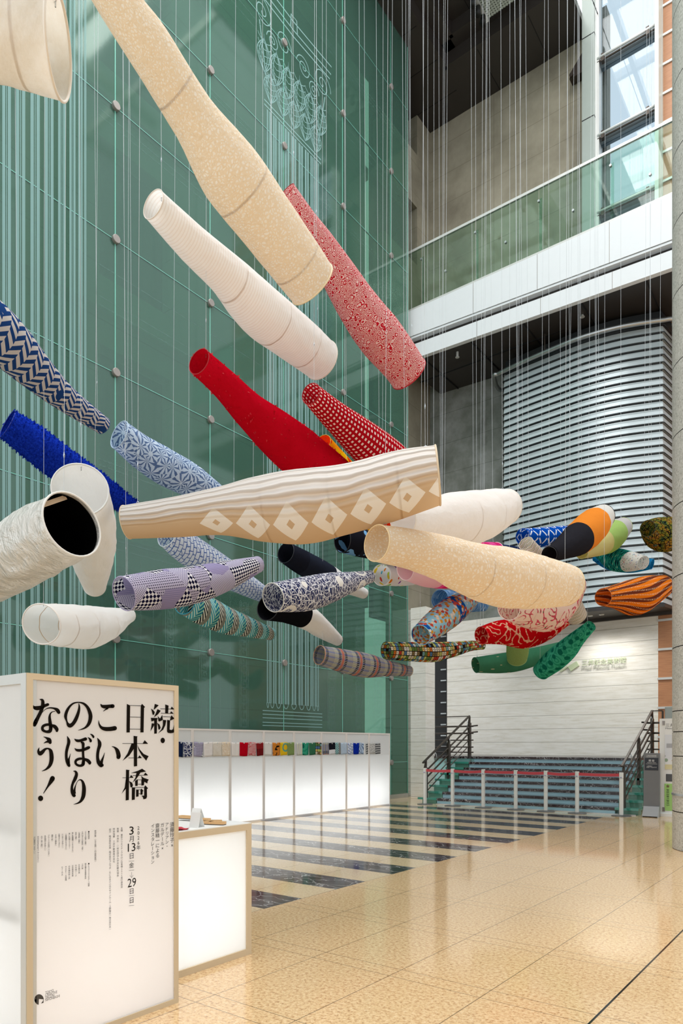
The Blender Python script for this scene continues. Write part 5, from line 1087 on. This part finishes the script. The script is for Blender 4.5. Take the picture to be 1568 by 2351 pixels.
def centres(st, zm, zt):
    L0 = [0]
    for a, c2 in zip(st, st[1:]): L0.append(L0[-1]+math.hypot(c2[0]-a[0], c2[1]-a[1]))
    ctr = []
    for (x, y, r), l in zip(st, L0):
        s = l/L0[-1]; z = 1/((1-s)/zm+s/zt); q = at(x, y, z); ctr.append((q.x, q.y, q.z, r*z/F))
    return cr(ctr, max(4, NR//(len(ctr)-1)))
ALLC = {}
def clear(key, w0, w1):                           # True when a wire from w0 to w1 misses every other streamer
    for k2, cs in ALLC.items():
        if k2 == key: continue
        for c in cs[::3]:
            if c[2]+c[3] < w0.z: continue
            t = max(0, min(1, (c[2]-w0.z)/(w1.z-w0.z))); q = w0+(w1-w0)*t
            if math.hypot(q.x-c[0], q.y-c[1]) < c[3]+.03: return False
    return True
def streamer(key, st, zm, zt, label, hc, crump):
    ctr = centres(st, zm, zt)
    P0, P1 = Vector(ctr[0][:3]), Vector(ctr[-1][:3]); T_ = (P1-P0).normalized(); Ln = (P1-P0).length
    mid = (P0+P1)/2; tc = (E0-mid); tc = (tc-T_*tc.dot(T_)).normalized(); up = T_.cross(tc)
    if up.z < 0: up = -up
    base = Vector((mid.x, mid.y, min(c[2]-c[3] for c in ctr)))
    t = thing('carp_streamer', base, label, 'carp streamer', 'fabric carp streamers hanging in the atrium')
    ravg = sum(c[3] for c in ctr)/len(ctr); sd = hash_(key); n = len(ctr); vs = []; uvs = []
    for i, c in enumerate(ctr):
        C = Vector(c[:3]); s = (C-P0).dot(T_)/Ln; endk = min(1, min(s, 1-s)*9)
        for k in range(NS+1):
            th = 2*PI*k/NS-PI                     # 0 faces the camera, positive upward
            d = tc*math.cos(th)+up*math.sin(th)
            nz = mn.noise(Vector((math.cos(th)*1.7*2.2, math.sin(th)*1.7*2.2, s*13+sd)))+.5*mn.noise(Vector((math.cos(th)*6, math.sin(th)*6, s*30+sd)))
            fold = math.sin(9*th+sd+4*math.sin(s*9))*.35
            rr = c[3]*(1+crump*endk*(nz+fold))
            vs.append(C+d*rr-base); uvs.append((th*max(ravg, .02), s*Ln))
    me = bpy.data.meshes.new('fabric_tube')
    me.from_pydata(vs, [], [(i*(NS+1)+k, i*(NS+1)+k+1, (i+1)*(NS+1)+k+1, (i+1)*(NS+1)+k) for i in range(n-1) for k in range(NS)])
    l = me.uv_layers.new(name='UVMap'); ud = [0.0]*(2*len(me.loops))
    for lp in me.loops: ud[2*lp.index], ud[2*lp.index+1] = uvs[lp.vertex_index]
    l.data.foreach_set('uv', ud); me.polygons.foreach_set('use_smooth', [True]*len(me.polygons)); me.materials.append(FAB[key])
    o = bpy.data.objects.new('fabric_tube', me); col.objects.link(o); o.parent = t
    def ringpts(C, r, m=40): return [Vector(C)+(tc*math.cos(a)+up*math.sin(a))*r for a in [2*PI*j/m for j in range(m)]]
    hm = HM.setdefault(hc, plain('hoop_tape_'+hc, hc, .6))
    for c, nm_ in ((ctr[0], 'mouth_hoop'), (ctr[-1], 'tail_hoop')):
        b = MB(); b.tube(ringpts(c[:3], c[3]), max(.003, .0075*c[3]/.22), 8, True); b.build(nm_, hm, t, smooth=True)
    if key in ('silver',):
        li = bpy.data.meshes.new('black_lining'); lv = []
        for i, c in enumerate(ctr):
            for k in range(NS+1): lv.append(Vector(c[:3])+((vs[i*(NS+1)+k]+base)-Vector(c[:3]))*.965-base)
        m0 = 1; li.from_pydata(lv, [], [(i*(NS+1)+k, (i+1)*(NS+1)+k, (i+1)*(NS+1)+k+1, i*(NS+1)+k+1) for i in range(m0, n-1) for k in range(NS)]); li.uv_layers.new(); li.materials.append(FAB['lining'])
        lo = bpy.data.objects.new('black_lining', li); col.objects.link(lo); lo.parent = o
    # inner hoops show as tape bands
    if key in ('gauze', 'bigcream', 'cream', 'blanc', 'white', 'corner', 'redtuft', 'redline', 'lavender', 'diamond', 'rose', 'orangeblack'):
        for s in (.16, .34, .55):
            i = int(s*(n-1)); c = ctr[i]; b = MB(); row = [vs[i*(NS+1)+k]+base for k in range(NS)]; row2 = [vs[(i+1)*(NS+1)+k]+base for k in range(NS)]
            C = Vector(c[:3]); wd = .018; a2 = []
            for q in row: a2 += [C+(q-C)*.992-T_*wd/2, C+(q-C)*.992+T_*wd/2]
            b.add(a2, [(2*k, 2*k+1, 2*((k+1) % NS)+1, 2*((k+1) % NS)) for k in range(NS)]); b.build('inner_hoop', M['hooptape'], t, smooth=True).parent = o
    # flat strap across the mouth, seen on the silver and pearly ones
    if key in ('silver', 'pearl', 'diamond', 'cream', 'white'):
        c = ctr[1]; C = Vector(c[:3]); b = MB()
        if key == 'silver': C = Vector(ctr[0][:3])-T_*-.05; lf = Vector((-CS, -SN, 0)); lf = (lf-T_*lf.dot(T_)).normalized(); uz = Vector((0, 0, 1)); uz = (uz-T_*uz.dot(T_)).normalized(); a1 = C+(lf*.9+uz*.28).normalized()*c[3]*.95; a2 = C+(uz*1-lf*.02).normalized()*c[3]*.96
        else: a1, a2 = C+up*c[3]*.97+T_*.02, C+up*c[3]*.97+T_*min(.35, Ln*.2)
        b.bar(a1, a2, .03, .004, T_ if key == 'silver' else up); b.build('strap', M['hoop'] if key != 'silver' else M['hooptape'], t)
    if key == 'shaggy' or key == 'redtuft':
        b = MB(); rnd = random.Random(3); cnt = 2600 if key == 'shaggy' else 330
        for _ in range(cnt):
            i = rnd.randrange(n); k = rnd.randrange(NS); q = vs[i*(NS+1)+k]+base; C = Vector(ctr[i][:3]); d = (q-C).normalized()
            tg = (d.cross(T_)*rnd.uniform(-1, 1)+T_*rnd.uniform(-1, 1)); ln = rnd.uniform(.015, .04) if key == 'shaggy' else rnd.uniform(.014, .03); w_ = ln*.35
            tip = q+(d*.8+tg*.6)*ln; sdv = d.cross(tg).normalized()*w_ if tg.length > 0 else T_*w_
            b.add([q-sdv, q+sdv, tip], [(0, 1, 2)])
        so = b.build('fringe', FAB['shaggy'] if key == 'shaggy' else M.setdefault('redfringe', plain('red_tufts', 'c20c20', .8)), t); so['kind'] = 'stuff'; so.parent = o
    # wires and eye rings
    for c, s, wn in ((ctr[2], 0, 'wide'), (ctr[-3], 1, 'narrow')):
        tp = Vector(c[:3]); 
        u2 = Vector((0, 0, 1)); u2 = (u2-T_*u2.dot(T_)); u2 = u2.normalized() if u2.length > .05 else up
        tp = tp+u2*c[3]*1.0
        b = MB(); b.tube([tp+Vector((.012*math.cos(a), 0, .012+.012*math.sin(a))) for a in [j*PI/6 for j in range(12)]], .003, 6, True); b.cyl(tp-Vector((0, 0, .03)), tp, .004, 6); b.build('eye_ring', M['eye'], t)
        px_ = (tp-E0); zc = px_.x*(-SN)+px_.y*CS; uu = CX+F*(px_.x*CS+px_.y*SN)/zc
        if uu < -60: continue
        w0 = tp+Vector((0, 0, .024)); w1 = None
        for mag in (.15, .35, .6, .9):
            for j in range(12):
                an = sd+s*2+j*PI/6; w1 = Vector((min(8, max(GX+.2, tp.x+mag*math.cos(an))), min(17, tp.y+mag*math.sin(an)), TOPZ))
                if clear(key, w0, w1): break
            else: continue
            break
        else: w1 = Vector((tp.x+.15*math.cos(sd), tp.y+.15*math.sin(sd), TOPZ))
        wt = thing('hanging_wire', (w0.x, w0.y, w0.z), 'thin white wire rising from the %s end of the %s' % (wn, SHORT[key]), 'wire', 'wires holding the streamers')
        b = MB(); rad = .0009+.0001*zc; b.tube([w0, w0+(w1-w0)*.3, w1], rad, 6, False, False); b.build('cord', M['wire'], wt, smooth=True)
        k = .25+.2*((sd*7) % 1); kp = w0+(w1-w0).normalized()*k
        b = MB(); b.tube([kp-Vector((0, 0, .02)), kp, kp+Vector((0, 0, .025))], [.002, .006, .002], 8); b.build('wire_grip', M['eye'], wt)
def hash_(k): return sum((i+1)*ord(ch) for i, ch in enumerate(k)) % 97/9.7
HM = {}
for key, v_ in STR.items(): ALLC[key] = centres(*v_[:3])
for key, (st, zm, zt, label, hc, cr_) in STR.items(): streamer(key, st, zm, zt, label, hc, cr_)
